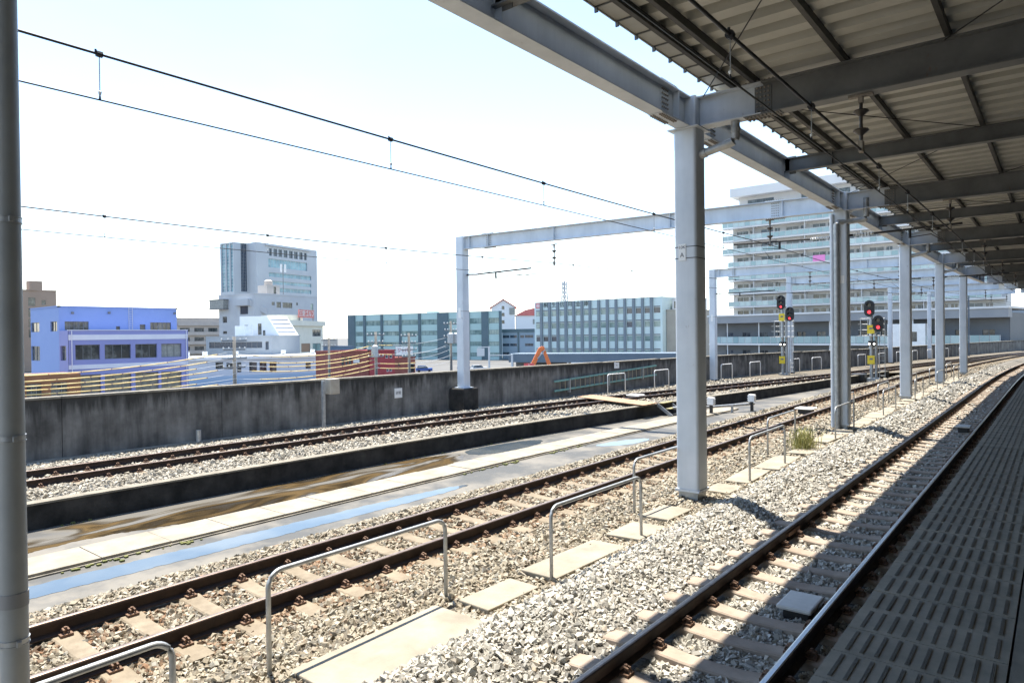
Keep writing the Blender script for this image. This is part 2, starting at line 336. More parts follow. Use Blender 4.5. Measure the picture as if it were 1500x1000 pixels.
# ------------------------------------------------------------------ low kerb wall, parapet wall
kw = thing('kerb_wall', 'low black-stained concrete kerb wall holding up the far track ballast', 'wall', (-13, 20, -.5))
m = MB(); m.sweep(PK.pts(-10, 51, 1), [(0,-.52),(0,-.085),(-.22,-.085),(-.22,-.52)]); obj('wall_body', m, KERB, kw)
m = MB(); m.sweep(PK.pts(-10, 51, 1), [(.015,-.084),(.015,-.05),(-.23,-.05),(-.23,-.084)]); obj('wall_cap', m, KERBT, kw)
pw = thing('parapet_wall', 'long stained grey concrete parapet wall behind the far track', 'wall', (-19, 20, -.5))
y = -9.; k = 0
while y < 132:
    y2 = min(y+(4.15 if k % 2 else 5.6), 132); zt = 1.17-.18*min(1, max(0, (y-25)/40))
    m = MB(); m.sweep(PW.pts(y+.007, y2-.007, .8), [(0,-.6),(0,zt),(-.3,zt),(-.3,-.6)]); o = obj('wall_panel', m, WALL, pw)
    m = MB(); m.sweep(PW.pts(y+.01, y2-.01, .8), [(.03,zt+.002),(.03,zt+.055),(-.33,zt+.055),(-.33,zt+.002)]); obj('coping', m, WALLD, o)
    y = y2; k += 1
m = MB(); m.sweep(PW.pts(-9, 132, 1), [(-.05,-.6),(-.05,.93),(-.25,.93),(-.25,-.6)]); obj('joint_filler', m, KERB, pw)
m = MB(); m.sweep(PW.pts(-9, 60, 1), [(.32,-.44),(.32,-.33),(.003,-.33),(.003,-.44)]); obj('wall_foot', m, WALLD, pw)

# ------------------------------------------------------------------ railway tracks
def rail_prof(): return [(-.0635,-.15),(-.0635,-.138),(-.012,-.118),(-.009,-.045),(-.033,-.035),(-.033,-.014),(-.027,-.004),(-.015,0),(.015,0),(.027,-.004),(.033,-.014),(.033,-.035),(.009,-.045),(.012,-.118),(.0635,-.138),(.0635,-.15)]
RM = [0]*16; RM[6] = RM[7] = RM[8] = 1
def sleeper_mesh(mt):
    q = MB(); xs = [-1.0,-.8,-.62,-.5,-.25,0,.25,.5,.62,.8,1.0]; zs = [-.165,-.158,-.152,-.152,-.178,-.185,-.178,-.152,-.152,-.158,-.165]
    for x, z in zip(xs, zs):
        wd = .115 if abs(x) > .4 else .10
        q.v += [(x,-wd-.03,z-.16),(x,-wd,z-.012),(x,-wd+.015,z),(x,wd-.015,z),(x,wd,z-.012),(x,wd+.03,z-.16)]
    for i in range(len(xs)-1):
        for k in range(5): q.f.append((i*6+k, i*6+6+k, i*6+7+k, i*6+k+1)); q.mi.append(0)
    q.f += [tuple(range(6))[::-1], tuple(60+k for k in range(6))]; q.f[-2] = (0,1,2,3,4,5); q.f[-1] = (65,64,63,62,61,60); q.mi += [0,0]
    return q.mesh('sleeper', mt)
def clip_mesh():
    q = MB(); q.box(-.05,.05,-.055,.055,-.012,.014)
    q.tube([(-.045,-.02,.01),(-.03,-.02,.05),(.01,-.02,.058),(.04,-.02,.03)], .011, 5); q.tube([(-.045,.02,.01),(-.03,.02,.05),(.01,.02,.058),(.04,.02,.03)], .011, 5)
    q.tube([(.0,0,.0),(.0,0,.075)], .016, 6); return q.mesh('rail_clip', CLIP)
CLIPM = clip_mesh(); SL = {}
def track(name_label, P, y0, y1, sm, tops, phase, mb_limit):
    t = thing('railway_track', name_label, 'track', (P.x(0), 0, -.2)); me = sleeper_mesh(sm); nc = 0; fc = MB()
    for sgn, tm in zip((-1, 1), tops):
        q = MB(); q.sweep([(x+nx*sgn*.5665, y+ny*sgn*.5665, nx, ny) for x,y,nx,ny in P.pts(y0, y1, 1)], rail_prof(), True, RM); r = obj('rail', q, [RAIL, tm], t)
    y = y0+phase; n = 0; ys = []
    while y < min(y1, 112):
        a = -math.atan(P.d(y)); s = inst('sleeper', me, t, (P.x(y), y, random.uniform(-.004, .004)), a+random.uniform(-.006, .006)); ys.append(y)
        for sg in (-1, 1):
            for side in (-1, 1):
                off = sg*.5665+side*.088
                if nc < 300 and y > .5:
                    c = bpy.data.objects.new('rail_clip', CLIPM); c.location = (off, 0, -.148); c.rotation_euler = (0,0,0 if side < 0 else math.pi); link(c, s); nc += 1
                elif y < 70 and y > 1: fc.box(P.x(y)+off-.045, P.x(y)+off+.045, y-.05, y+.05, -.15, -.10)
        y += .6
    if fc.v: obj('rail_clip', fc, CLIP, t, kind='stuff')
    return t, np.array(ys)
tA, YA = track('railway track beside the platform, half in the canopy shadow, with a shiny rail', PA, -7.06, 130, SLEEP, (RAILTB, RAILT), 0.0, 0)
tB, YB = track('rusty middle railway track between the handrails and the water channel', PB, -6.64, 130, SLEEPB, (RAILTB, RAILTB), 0.0, 0)
tC, YC = track('rusty far railway track on raised ballast in front of the parapet wall', PC, -8.11, 130, SLEEPB, (RAILTB, RAILTB), 0.0, 0)
q = MB(); y = 9.66
for sg in (-1,): q.box(-2.33-.5665-.05, -2.33-.5665+.05, y-.25, y+.25, -.10, -.05)
obj('fishplate', q, CLIP, tA)

# ------------------------------------------------------------------ walkway slabs between the handrails
SLABS = [(-4.93,-4.42,-.9,.7),(-4.95,-4.44,.85,2.9),(-5.0,-4.28,3.22,4.9),(-4.90,-4.48,5.15,6.0),(-4.93,-4.42,6.25,7.8),(-4.93,-4.39,8.13,8.95),(-5.02,-4.52,9.28,10.1),(-4.93,-4.45,11.45,12.1),(-4.95,-4.46,12.4,13.7)]
y = 13.95
while y < 46:
    Ls = random.choice((.85, 1.5, 1.6)); SLABS.append((-4.95+random.uniform(-.05,.05), -4.44+random.uniform(-.06,.06), y, y+Ls)); y += Ls+random.uniform(.15, .5)
for i, (a, b, c, d) in enumerate(SLABS):
    cx, cy = (a+b)/2+coff(c), (c+d)/2; hx, hy = (b-a)/2, (d-c)/2; q = MB(); zz = -.105+random.uniform(-.015,.01)
    q.box(cx-hx, cx+hx, cy-hy, cy+hy, zz-.07, zz)
    o = obj('concrete_cover', q, CONC, None, bevel=.012, loc=(cx, cy, zz-.07), label='cream concrete cover in the ballast between the handrails, %s in the row' % ORD[i], cat='cover', group='concrete covers between the handrails')
    o.rotation_euler = (R(random.uniform(-1.2,1.2)), R(random.uniform(-1.5,1.5)), R(random.uniform(-2.0,2.0)))

# ------------------------------------------------------------------ channel: trough covers and water
tr = thing('cable_trough', 'long low strip of cream concrete trough covers along the wet channel', 'cable trough', (-11, 5, -.5))
y = -3.; PT = Path([(-12,-11.05),(12,-11.05),(18,-11.0),(24,-10.7),(30,-10.6),(60,-10)])
while y < 27:
    y2 = y+.98; q = MB(); P4 = [(PT.x(y+.006)-.42, y+.006),(PT.x(y+.006)+.42, y+.006),(PT.x(y2-.006)+.42, y2-.006),(PT.x(y2-.006)-.42, y2-.006)]
    q.prism(P4, -.495, -.44+random.uniform(-.006,.006)); obj('cover_slab', q, CONC, tr, bevel=.006); y = y2
q = MB(); q.sweep([(PT.x(y_), y_, 1, 0) for y_ in np.arange(-3, 27.5, 1)], [(-.46,-.53),(-.46,-.478),(.46,-.478),(.46,-.53)]); obj('trough_wall', q, WALLD, tr)
def blob(name, pts, z, mt, kind, label=None, sub=3):
    p = np.array(pts, float)
    for _ in range(sub):
        a = np.roll(p, -1, 0); p = np.stack([.75*p+.25*a, .25*p+.75*a], 1).reshape(-1, 2)
    for _ in range(2): p = np.stack([p, (p+np.roll(p, -1, 0))/2], 1).reshape(-1, 2)
    ph = np.arange(len(p)); p = p+np.stack([.012*np.sin(ph*.31+1)+.01*np.sin(ph*1.13), .03*np.sin(ph*.47)], 1)+rng.normal(0, .008, p.shape); q = MB(); q.add([(x, y, z) for x, y in p], [tuple(range(len(p)))]); return obj(name, q, mt, None, kind=kind)
# order: counter clockwise seen from above
blob('channel_water', [(-10.36,-2.8),(-9.80,-2.8),(-9.82,0),(-9.84,2),(-9.80,3.4),(-9.72,5),(-9.68,7),(-9.62,9),(-9.7,10.8),(-9.95,10.2),(-10.08,8.8),(-10.18,6.6),(-10.24,5),(-10.31,3),(-10.34,1)], -.4965, WATB, 'structure')
blob('channel_water', [(-10.3,16.2),(-9.5,17.0),(-9.5,18.6),(-9.9,18.2),(-10.25,17.2)], -.4965, WATB, 'structure')
blob('puddle', [(-13.38,-3),(-11.52,-3),(-11.5,1),(-11.6,2.6),(-12.0,3.4),(-12.05,4.4),(-11.7,5.4),(-11.52,6.4),(-11.5,9.4),(-11.55,11.6),(-11.9,12.8),(-12.4,13.3),(-12.95,12.4),(-13.1,9),(-13.36,1.5)], -.4968, WATM, 'structure')
blob('puddle', [(-12.8,13.6),(-12.0,13.2),(-11.65,14.2),(-11.7,15.9),(-12.2,16.6),(-12.6,15.5)], -.4965, WATB, 'structure')
q = MB()     # moss specks at the trough foot
for _ in range(420):
    y = random.uniform(-1, 24); x = PT.x(y)+.47+abs(random.gauss(0,.05)) if random.random() < .75 else PK.x(y)+.04+abs(random.gauss(0,.05))
    if math.sin(y*1.7)+math.sin(y*.6) < .3: continue
    s = random.uniform(.008,.03); q.ob((x,y,-.49), (s,0,0), (0,s,0), (0,0,s*.6))
obj('moss', q, MOSS, None, kind='stuff')

# ------------------------------------------------------------------ ballast stones
def ico():
    t = (1+5**.5)/2; V = np.array([(-1,t,0),(1,t,0),(-1,-t,0),(1,-t,0),(0,-1,t),(0,1,t),(0,-1,-t),(0,1,-t),(t,0,-1),(t,0,1),(-t,0,-1),(-t,0,1)], float)
    F = np.array([(0,11,5),(0,5,1),(0,1,7),(0,7,10),(0,10,11),(1,5,9),(5,11,4),(11,10,2),(10,7,6),(7,1,8),(3,9,4),(3,4,2),(3,2,6),(3,6,8),(3,8,9),(4,9,5),(2,4,11),(6,2,10),(8,6,7),(9,8,1)])
    return V/np.linalg.norm(V[0]), F
import bmesh
VAR = []
for k in range(28):
    bm = bmesh.new(); sc3 = np.array([rng.uniform(1.0,1.5), rng.uniform(.75,1.1), rng.uniform(.5,.85)])
    pts = np.array([(i, j, l) for i in (-1, 1) for j in (-1, 1) for l in (-1, 1)], float)*rng.uniform(.42, 1.0, (8, 3)); pts = np.delete(pts, rng.choice(8, rng.integers(0, 3), replace=False), 0)
    rx = Matrix.Rotation(rng.uniform(0, 6.28), 3, Vector(rng.normal(0, 1, 3))); pts = (pts@np.array(rx).T)*sc3*1.12
    vs_ = [bm.verts.new(p) for p in pts]; h = bmesh.ops.convex_hull(bm, input=vs_); bmesh.ops.delete(bm, geom=[v for v in bm.verts if not v.link_faces], context='VERTS'); bmesh.ops.triangulate(bm, faces=bm.faces[:])
    bm.verts.index_update(); VAR.append((np.array([v.co[:] for v in bm.verts]), np.array([[v.index for v in f.verts] for f in bm.faces]))); bm.free()
fwn, rn, un = np.array(fw), np.array(rt), np.array(up)
def in_view(x, y, mx=260, my=200):
    p = np.stack([x, y, np.full_like(x, -2.85)], 1); z = p@fwn; px = 750+1000*(p@rn)/np.maximum(z,.1); py = 500-1000*(p@un)/np.maximum(z,.1)
    return (z > .8) & (px > -mx) & (px < 1500+mx) & (py < 1000+my)
def stones(name, fn, xl, xr, y0, y1, tracks, mt, avoid=(), dens=1.0, keep=None, label=None):
    XS = []; YS = []; SZ = []
    yb = y0
    while yb < y1:
        ye = min(yb+1., y1); a = xl((yb+ye)/2); b = xr((yb+ye)/2); d = math.hypot((a+b)/2, yb)
        if d < 9: D, s = 1800, 1.0
        elif d < 14: D, s = 1250, 1.08
        elif d < 20: D, s = 640, 1.25
        elif d < 30: D, s = 270, 1.55
        elif d < 45: D, s = 60, 1.9
        else: D, s = 18, 1.9
        n = int(D*dens*(b-a)*(ye-yb)); XS.append(rng.uniform(a, b, n)); YS.append(rng.uniform(yb, ye, n)); SZ.append(np.full(n, s)); yb = ye
    X = np.concatenate(XS); Y = np.concatenate(YS); s = np.concatenate(SZ)*.0182*np.clip(np.exp(rng.normal(0,.33,len(X))), .5, 1.7)
    ok = in_view(X, Y)
    for P_, YY in tracks:
        dx = X-P_.xa(Y); near = np.abs(dx) < 1.0; j = np.clip(np.searchsorted(YY, Y), 1, len(YY)-1); dy = np.minimum(np.abs(Y-YY[j]), np.abs(Y-YY[j-1]))
        ok &= ~(near & (dy < (.10 if P_ is PA else .085)+.35*s) & (rng.random(len(X)) > .012))
        for sg in (-1, 1): ok &= np.abs(dx-sg*.5665) > .06+.5*s
    for (a, b, c, d_) in avoid: ok &= ~((X > a+.01) & (X < b-.01) & (Y > c+.01) & (Y < d_-.01) & (rng.random(len(X)) > .015))
    if keep is not None: ok &= keep(X, Y)
    X, Y, s = X[ok], Y[ok], s[ok]; N = len(X)
    Z = fn(X, Y)+rng.uniform(-.4, 1.0, N)*s-.008
    e = rng.normal(0, 1, (N, 4)); e[:, 1:3] *= .55; e /= np.linalg.norm(e, axis=1)[:, None]; w_, x_, y_, z_ = e.T
    Rm = np.stack([1-2*(y_*y_+z_*z_), 2*(x_*y_-z_*w_), 2*(x_*z_+y_*w_), 2*(x_*y_+z_*w_), 1-2*(x_*x_+z_*z_), 2*(y_*z_-x_*w_), 2*(x_*z_-y_*w_), 2*(y_*z_+x_*w_), 1-2*(x_*x_+y_*y_)], 1).reshape(N, 3, 3)
    vi = rng.integers(0, len(VAR), N); C3 = np.stack([X, Y, Z], 1); VV = []; FF = []; o_ = 0
    for k, (bv, bf) in enumerate(VAR):
        ix = np.where(vi == k)[0]; nk = len(bv)
        if not len(ix): continue
        VV.append((np.einsum('nij,kj->nki', Rm[ix], bv)*s[ix][:, None, None]+C3[ix][:, None, :]).reshape(-1, 3)); FF.append((bf[None]+nk*np.arange(len(ix))[:, None, None]).reshape(-1, 3)+o_); o_ += nk*len(ix)
    V = np.concatenate(VV); F = np.concatenate(FF)
    me = bpy.data.meshes.new(name); me.vertices.add(len(V)); me.vertices.foreach_set('co', V.reshape(-1).astype(np.float32))
    me.loops.add(len(F)*3); me.loops.foreach_set('vertex_index', F.reshape(-1).astype(np.int32))
    me.polygons.add(len(F)); me.polygons.foreach_set('loop_start', (3*np.arange(len(F))).astype(np.int32)); me.update(calc_edges=True); me.shade_flat()
    me.materials.append(mt); o = bpy.data.objects.new(name, me); link(o, None, kind='stuff', label=label); return N
AV = [(a+coff(c), b+coff(c), c, d) for a, b, c, d in SLABS]
def rustB(X, Y, lo=.42, hi=.95): return (np.abs(X-PB.xa(Y)) < hi)
pr = lambda X, Y: rng.random(len(X)) < np.clip(1.25-np.abs(np.abs(X-PB.xa(Y))-.55)/.42, 0, .85)
tr_ = [(PA, YA), (PB, YB)]
cnt = 0
cnt += stones('ballast_stones', zA, lambda y: -4.35+coff(y), lambda y: -1.0+coff(y), 1, 62, tr_, STA, AV, 1.0, label='pale grey crushed stone ballast of the platform track')
cnt += stones('ballast_stones', zA, lambda y: PB.x(y)-2.4, lambda y: -4.35+coff(y), 1, 70, tr_, STB, AV, .85, label='tan crushed stone ballast of the middle track')
cnt += stones('ballast_stones', zA, lambda y: PB.x(y)-1.05, lambda y: PB.x(y)+1.15, 1, 40, tr_, STR, AV, .75, keep=pr, label='rust-brown crushed stone along the middle rails')
cnt += stones('ballast_stones', zC, lambda y: PW.x(y)+.3, lambda y: PK.x(y)-.2, 1, 45, [(PC, YC)], STC, (), .8, label='cream crushed stone ballast of the far track')
print('stones', cnt)

# ================================================================== CANOPY AND GANTRIES
ZB, ZT = 6.07, 6.57           # underside and top of the main beams
YCOL = [.75, 10.95, 21.2, 31.6, 41.6, 51.3]
def rrect(cx, cy, hx, hy, r, n=5):
    out = []
    for sx, sy, a0 in ((1,1,0),(-1,1,90),(-1,-1,180),(1,-1,270)):
        for k in range(n+1):
            a = R(a0+90*k/n); out.append((cx+sx*(hx-r)+r*math.cos(a), cy+sy*(hy-r)+r*math.sin(a)))
    return out
def ibeam(q, p0, p1, z0, z1, wf, tf=.02, tw=.014, stiff=()):
    p0 = Vector((*p0, 0)); p1 = Vector((*p1, 0)); d = (p1-p0); L = d.length; t = d/L; n = Vector((t.y, -t.x, 0)); c = (p0+p1)/2
    for za, zb, hw in ((z0, z0+tf, wf/2), (z1-tf, z1, wf/2), (z0+tf, z1-tf, tw/2)): q.ob(c+Vector((0,0,(za+zb)/2)), n*hw, d/2, Vector((0,0,(zb-za)/2)))
    for s in stiff:
        cc = p0+t*s
        for sg in (-1, 1): q.ob(cc+n*sg*(tw/2+(wf/2-tw/2)/2-.004)+Vector((0,0,(z0+z1)/2)), n*((wf/2-tw/2)/2-.006), t*.007, Vector((0,0,(z1-z0)/2-tf)))
    return t, n, L
def bolts(q, p0, t, n, s, z0, z1, wf, tw=.014):     # splice plate bolt rows on web and flange
    for ds in (-.09, -.03, .03, .09):
        for k in range(6):
            zz = z0+.07+k*(z1-z0-.14)/5
            for sg in (-1, 1): q.ob(Vector((*p0,0))+t*(s+ds)+n*sg*(tw/2+.022)+Vector((0,0,zz)), t*.012, n*.012, Vector((0,0,.012)))
    for k in range(9):
        for w_ in (-.095,-.055,.055,.095):
            for zz in (z0-.022, z1+.02): q.ob(Vector((*p0,0))+t*(s-.24+k*.06)+n*w_+Vector((0,0,zz)), t*.012, n*.012, Vector((0,0,.014)))
def splice(q, p0, t, n, s, z0, z1, wf, tw=.014):
    c = Vector((*p0,0))+t*s
    for sg in (-1, 1): q.ob(c+n*sg*(tw/2+.006)+Vector((0,0,(z0+z1)/2)), t*.13, n*.006, Vector((0,0,(z1-z0)/2-.045)))
    for zz in (z0-.006, z1+.006): q.ob(c+Vector((0,0,zz)), t*.28, n*(wf/2-.004), Vector((0,0,.006)))
BOLT = mat('bolt_rusty', (.20, .17, .14), (.30, .27, .23), 40, .7)
for i, y in enumerate(YCOL):
    x = -4.9+coff(y)
    lab = ['pale grey square steel column standing beside the near handrail, just outside the left edge', 'big pale grey square steel column with a number plate, nearest in view', 'pale grey steel column with a drain pipe down its front, second in view', 'pale grey square steel column, third in view from the camera', 'pale grey square steel column, fourth in view from the camera', 'thin looking pale grey square steel column, farthest of the column row'][i]
    c = thing('canopy_column', lab, 'column', (x, y, -.3), 'steel columns of the canopy row')
    q = MB().prism(rrect(x, y, .2, .2, .055), .02, ZB-.02); autosm(obj('column_shaft', q, PAINT, c), 30)
    q = MB().box(x-.27, x+.27, y-.27, y+.27, ZB-.018, ZB-.002); obj('cap_plate', q, PAINT, c)
    q = MB().box(x-.215, x+.215, y-.215, y+.215, -.02, .018); obj('base_plate', q, PAINT, c)
    q = MB().box(x-.17, x+.17, y-.17, y+.17, -.45, -.022); obj('column_foot', q, GALV, c)
    if i in (1, 2, 3, 4):
        xd = x+.62; xc = x+.2
        if i == 2:
            q = MB().tube([(x+.66,y,ZB+.3),(x+.66,y,ZB-.22),(x+.65,y,ZB-.27),(x+.6,y,ZB-.3),(x+.25,y-.05,ZB-.32),(x-.02,y-.28,ZB-.34),(x-.06,y-.29,ZB-.38),(x-.06,y-.29,-.2)], .075, 14); o = autosm(obj('drain_pipe', q, GALV, c), 50)
            q = MB()
            for zz in (.15, 1.1, 2.2, 3.3, 4.4, 5.4): q.tube([(x-.06,y-.29,zz-.02),(x-.06,y-.29,zz+.02)], .083, 14)
            obj('pipe_band', q, GALV, o)
            q = MB().tube([(x-.06,y-.29,.25),(x-.06,y-.29,.62)], .084, 14); obj('pipe_socket', q, GALV, o)
            q = MB().tube([(x-.19,y-.25,-.2),(x-.19,y-.25,ZB-.1)], .05, 10); autosm(obj('conduit_pipe', q, PAINT, c), 50)
        else:
            q = MB().tube([(x+.8,y,ZB+.0),(x+.8,y,ZB-.24),(x+.79,y,ZB-.29),(x+.76,y,ZB-.325),(x+.71,y,ZB-.34),(x+.19,y,ZB-.44)], .068, 14); o = autosm(obj('drain_pipe', q, GALV, c), 50)
            q = MB().tube([(x+.30,y,ZB-.418),(x+.2,y,ZB-.438)], .08, 14).tube([(x+.8,y,ZB-.10),(x+.8,y,ZB-.18)], .078, 14); obj('pipe_band', q, GALV, o)
    if i == 1:
        q = MB().box(x-.115, x+.015, y-.212, y-.206, 3.86, 4.14); s = obj('number_plate', q, WHITE, c)
        text_mesh('10K', .075, FRAME, c, (x-.05, y-.214, 4.08), (1, 0), 'plate_lettering', .0015); text_mesh('A', .11, FRAME, c, (x-.05, y-.214, 3.95), (1, 0), 'plate_lettering', .0015)
        q = MB()
        for zz in (3.9, 4.09): q.prism(rrect(x, y, .204, .204, .056), zz-.006, zz+.006)
        obj('plate_strap', q, BLACK, c)
    if i == 2:
        q = MB().box(x+.02, x+.13, y-.212, y-.206, 4.0, 4.22); obj('number_plate', q, WHITE, c)
# longitudinal beams
YB_ = [-9.4]+YCOL+[61.5]
for i in range(len(YB_)-1):
    a, b = YB_[i], YB_[i+1]; xa, xb = -4.9+coff(a), -4.9+coff(b); g0 = .2 if i else 0
    lab = ['pale grey steel eaves beam overhead running back past the camera', 'long pale grey steel eaves beam overhead from the camera to the nearest column', 'pale grey steel eaves beam between the nearest and second columns', 'pale grey steel eaves beam between the second and third columns', 'pale grey steel eaves beam between the third and fourth columns', 'pale grey steel eaves beam between the fourth and farthest columns', 'pale grey steel eaves beam leading past the farthest column'][i]
    t_ = thing('eaves_beam', lab, 'beam', (xa, a, ZB), 'eaves beams along the column row'); q = MB()
    t, n, L = ibeam(q, (xa, a), (xb, b), ZB, ZT, .25, stiff=(.62, (b-a)/2, b-a-.62)); obj('beam_web', q, PAINT, t_)
    for s in (.95, L-.95): q = MB(); splice(q, (xa, a), t, n, s, ZB, ZT, .25); obj('splice_plate', q, PAINT, t_)
    if i < 4:
        q = MB()
        for s in (.95, L-.95): bolts(q, (xa, a), t, n, s, ZB, ZT, .25)
        obj('bolt_rows', q, BOLT, t_, kind='stuff')
# column heads (box where beams cross)
for i, y in enumerate(YCOL):
    x = -4.9+coff(y); q = MB().prism(rrect(x, y, .2, .2, .03), ZB, ZT+.012); 
    hd = [o for o in bpy.data.objects if o.name.startswith('canopy_column') and o.parent is None][i]; obj('column_head', q, PAINT, hd)
# rafters
XR = 23.0; rl = [-9.4, -4.35]
for i in range(len(YCOL)): rl.append(YCOL[i]); rl.append((YCOL[i]+YB_[i+2])/2)
rl += [61.5, 66.6, 71.7, 76.9, 82, 87, 92]
for i, y in enumerate(rl):
    main = i % 2 == 0; x0 = -4.9+coff(y)+(.2 if main else .02); z0 = ZB if main else ZT-.31; n_in = i-2
    if n_in < 0: lab = 'grey steel canopy rafter overhead behind the camera, %s' % ('deep' if main else 'shallow')
    else: lab = '%s grey steel rafter under the canopy, %s counting from the camera' % ('deep' if main else 'shallow', ORD[n_in])
    t_ = thing('canopy_rafter', lab, 'rafter', (x0, y, z0), 'rafters under the canopy'); q = MB()
    t, n, L = ibeam(q, (x0+(1.053 if main else 0), y), (XR, y), z0, ZT, .25 if main else .17, stiff=(1.0,) if not main else ()); obj('beam_web', q, PAINT_SHADED, t_)
    if main: q = MB(); ibeam(q, (x0, y), (x0+1.047, y), z0, ZT, .25); obj('beam_stub', q, PAINT, t_)  # lighter paint at the column end imitates light falling off along the rafter
    if main:
        q = MB(); splice(q, (x0, y), t, n, 1.05, z0, ZT, .25); obj('splice_plate', q, PAINT_SHADED, t_)
        if y < 35: q = MB(); bolts(q, (x0, y), t, n, 1.05, z0, ZT, .25); obj('bolt_rows', q, BOLT, t_, kind='stuff')
    else:
        q = MB(); q.ob((x0+.12, y, ZT-.16), (.12,0,0), (0,.006,0), (0,0,.2)); obj('end_plate', q, PAINT_SHADED, t_)
# canopy roof
cr = thing('canopy_roof', 'wide ribbed metal canopy roof over the platform with steel purlins', 'canopy', (0, 30, ZT))
for X in (-4.1, -3.77, -2.46, -1.17, .12, 1.42, 2.72, 4.02, 5.3, 6.6, 7.9, 9.2, 10.5, 13, 16, 19):
    q = MB(); q.sweep([(x+2.33+X, y, a, b) for x,y,a,b in PA.pts(-9.5, 92.2, 4)], [(-.03,ZT+.002),(-.03,ZT+.018),(.025,ZT+.018),(.025,ZT+.10),(-.03,ZT+.10),(-.03,ZT+.118),(.035,ZT+.118),(.035,ZT+.002)]); obj('purlin', q, PURL, cr)
def roof_panel(y0, y1):
    q = MB(); y = y0; pr_ = []
    while y < y1-.01:
        pr_ += [(y, 0), (y+.20, 0), (y+.25, .17), (y+.42, .17), (y+.47, 0)]; y += .51
    pr_.append((min(y, y1), 0)); th = .012
    xs = [-4.45, 24]  # runs far past the view, widened to cut light beneath the roof
    V = []
    for X in xs: V += [(X+coff(yy), yy, ZT+.122+zz+.035*(X+4.45)*0) for yy, zz in pr_]+[(X+coff(yy), yy, ZT+.122+zz+th) for yy, zz in pr_]
    k = len(pr_); F = []
    for i in range(k-1):
        F.append((i, i+1, 2*k+i+1, 2*k+i)); F.append((k+i, 3*k+i, 3*k+i+1, k+i+1)); F.append((i, k+i, k+i+1, i+1))
    q.add(V, F); return q
y = -9.4; 
while y < 91.5:
    q = roof_panel(y, y+5.1); p = obj('roof_panel', q, ROOF, cr)
    if y < 50:
        h = MB().box(-4.478+coff(y+2.5), -4.462+coff(y+2.5), y+.004, y+5.096, ZT+.098, ZT+.315); h.box(-4.461+coff(y+2.5), -4.13+coff(y+2.5), y+.004, y+5.096, ZT+.1195, ZT+.1215); obj('eave_flashing', h, ROOF, p); h = MB(); yy = y+.355
        while yy < y+5.1: h.box(-4.475+coff(yy), -4.43+coff(yy), yy-.012, yy+.012, ZT+.04, ZT+.096); h.box(-4.45+coff(yy), -4.15+coff(yy), yy-.006, yy+.006, ZT+.098, ZT+.1185); yy += .51
        obj('eave_stop', h, PAINT_SHADED, p)
    y += 5.1
q = MB()
def rod(a, b, r=.009): q.tube([a, b], r, 5)
for i in range(0, len(rl)-2, 1):
    ya, yb = rl[i], rl[i+1]
    if i % 2 == 0: rod((-4.7+coff(ya), ya+.05, ZT-.02), (-1.2, yb-.1, ZT-.02)); rod((-1.2, ya+.1, ZT-.03), (2.7, yb-.1, ZT-.03))
    else: rod((-4.6+coff(yb), yb-.1, ZT-.02), (-1.2, ya+.1, ZT-.02)); rod((-1.2, yb-.1, ZT-.03), (2.7, ya+.1, ZT-.03))
obj('brace_rod', q, WIRE, cr)
# gantries across the outer tracks
GY = [(21.2,-18.62),(41.6,-16.95),(51.3,-15.35),(61.5,-13.8),(71.7,-12.25),(82,-10.6)]; GL = [20.05, 41.2, 51.3, 61.8, 70.9, 82.2]
for i, (y, xl) in enumerate(GY):
    xr = -4.9+coff(y)-.2; lab = ['nearest pale grey steel portal beam and leg spanning the outer tracks', 'second pale grey steel portal frame over the outer tracks, leg by the wall', 'third pale grey steel portal frame, its leg behind the left signal', 'fourth pale grey steel portal frame, leg partly hidden by a column', 'fifth pale grey steel portal frame, leg right of the right signal', 'farthest pale grey steel portal frame over the outer tracks'][i]
    yr = y; y = GL[i]; t_ = thing('portal_gantry', lab, 'gantry', (xl, y, -.4), 'portal gantries over the outer tracks')
    hw = .19 if i < 2 else .17; zb = .56 if i == 0 else -.3
    q = MB().prism(rrect(xl, y, hw, hw, .04), zb, ZT); autosm(obj('leg', q, PAINT, t_), 30)
    if i == 0:
        q = MB().prism([(xl-.4,y-.44),(xl+.4,y-.44),(xl+.4,y+.44),(xl-.4,y+.44)], -.6, .56); obj('plinth', q, KERB, t_, bevel=.04)
        q = MB().box(xl-.27,xl+.27,y-.27,y+.27,.562,.59); obj('base_plate', q, PAINT, t_)
    else: q = MB().box(xl-.26,xl+.26,y-.26,y+.26,-.5,-.3); obj('base_plate', q, KERB, t_)
    q = MB(); t, n, L = ibeam(q, (xl+hw, y), (xr, yr), ZB, ZT, .25, stiff=(.25, 1.15, 4.1, 8.5, 12.) if i < 2 else (.25,)); obj('cross_beam', q, PAINT, t_)
    for s in (1.15, L-1.6): q = MB(); splice(q, (xl+hw, y), t, n, s, ZB, ZT, .25); obj('splice_plate', q, PAINT, t_)
    if i < 2:
        q = MB()
        for s in (1.15, L-1.6): bolts(q, (xl+hw, y), t, n, s, ZB, ZT, .25)
        obj('bolt_rows', q, BOLT, t_, kind='stuff')
    if i < 2:
        q = MB().box(xl-.06,xl+.06,y-hw-.012,y-hw-.004, 3.35, 3.75); obj('number_plate', q, WHITE, t_)
        q = MB().prism(rrect(xl, y, hw+.006, hw+.006, .04), 3.6, 3.63); obj('plate_strap', q, GALV, t_)

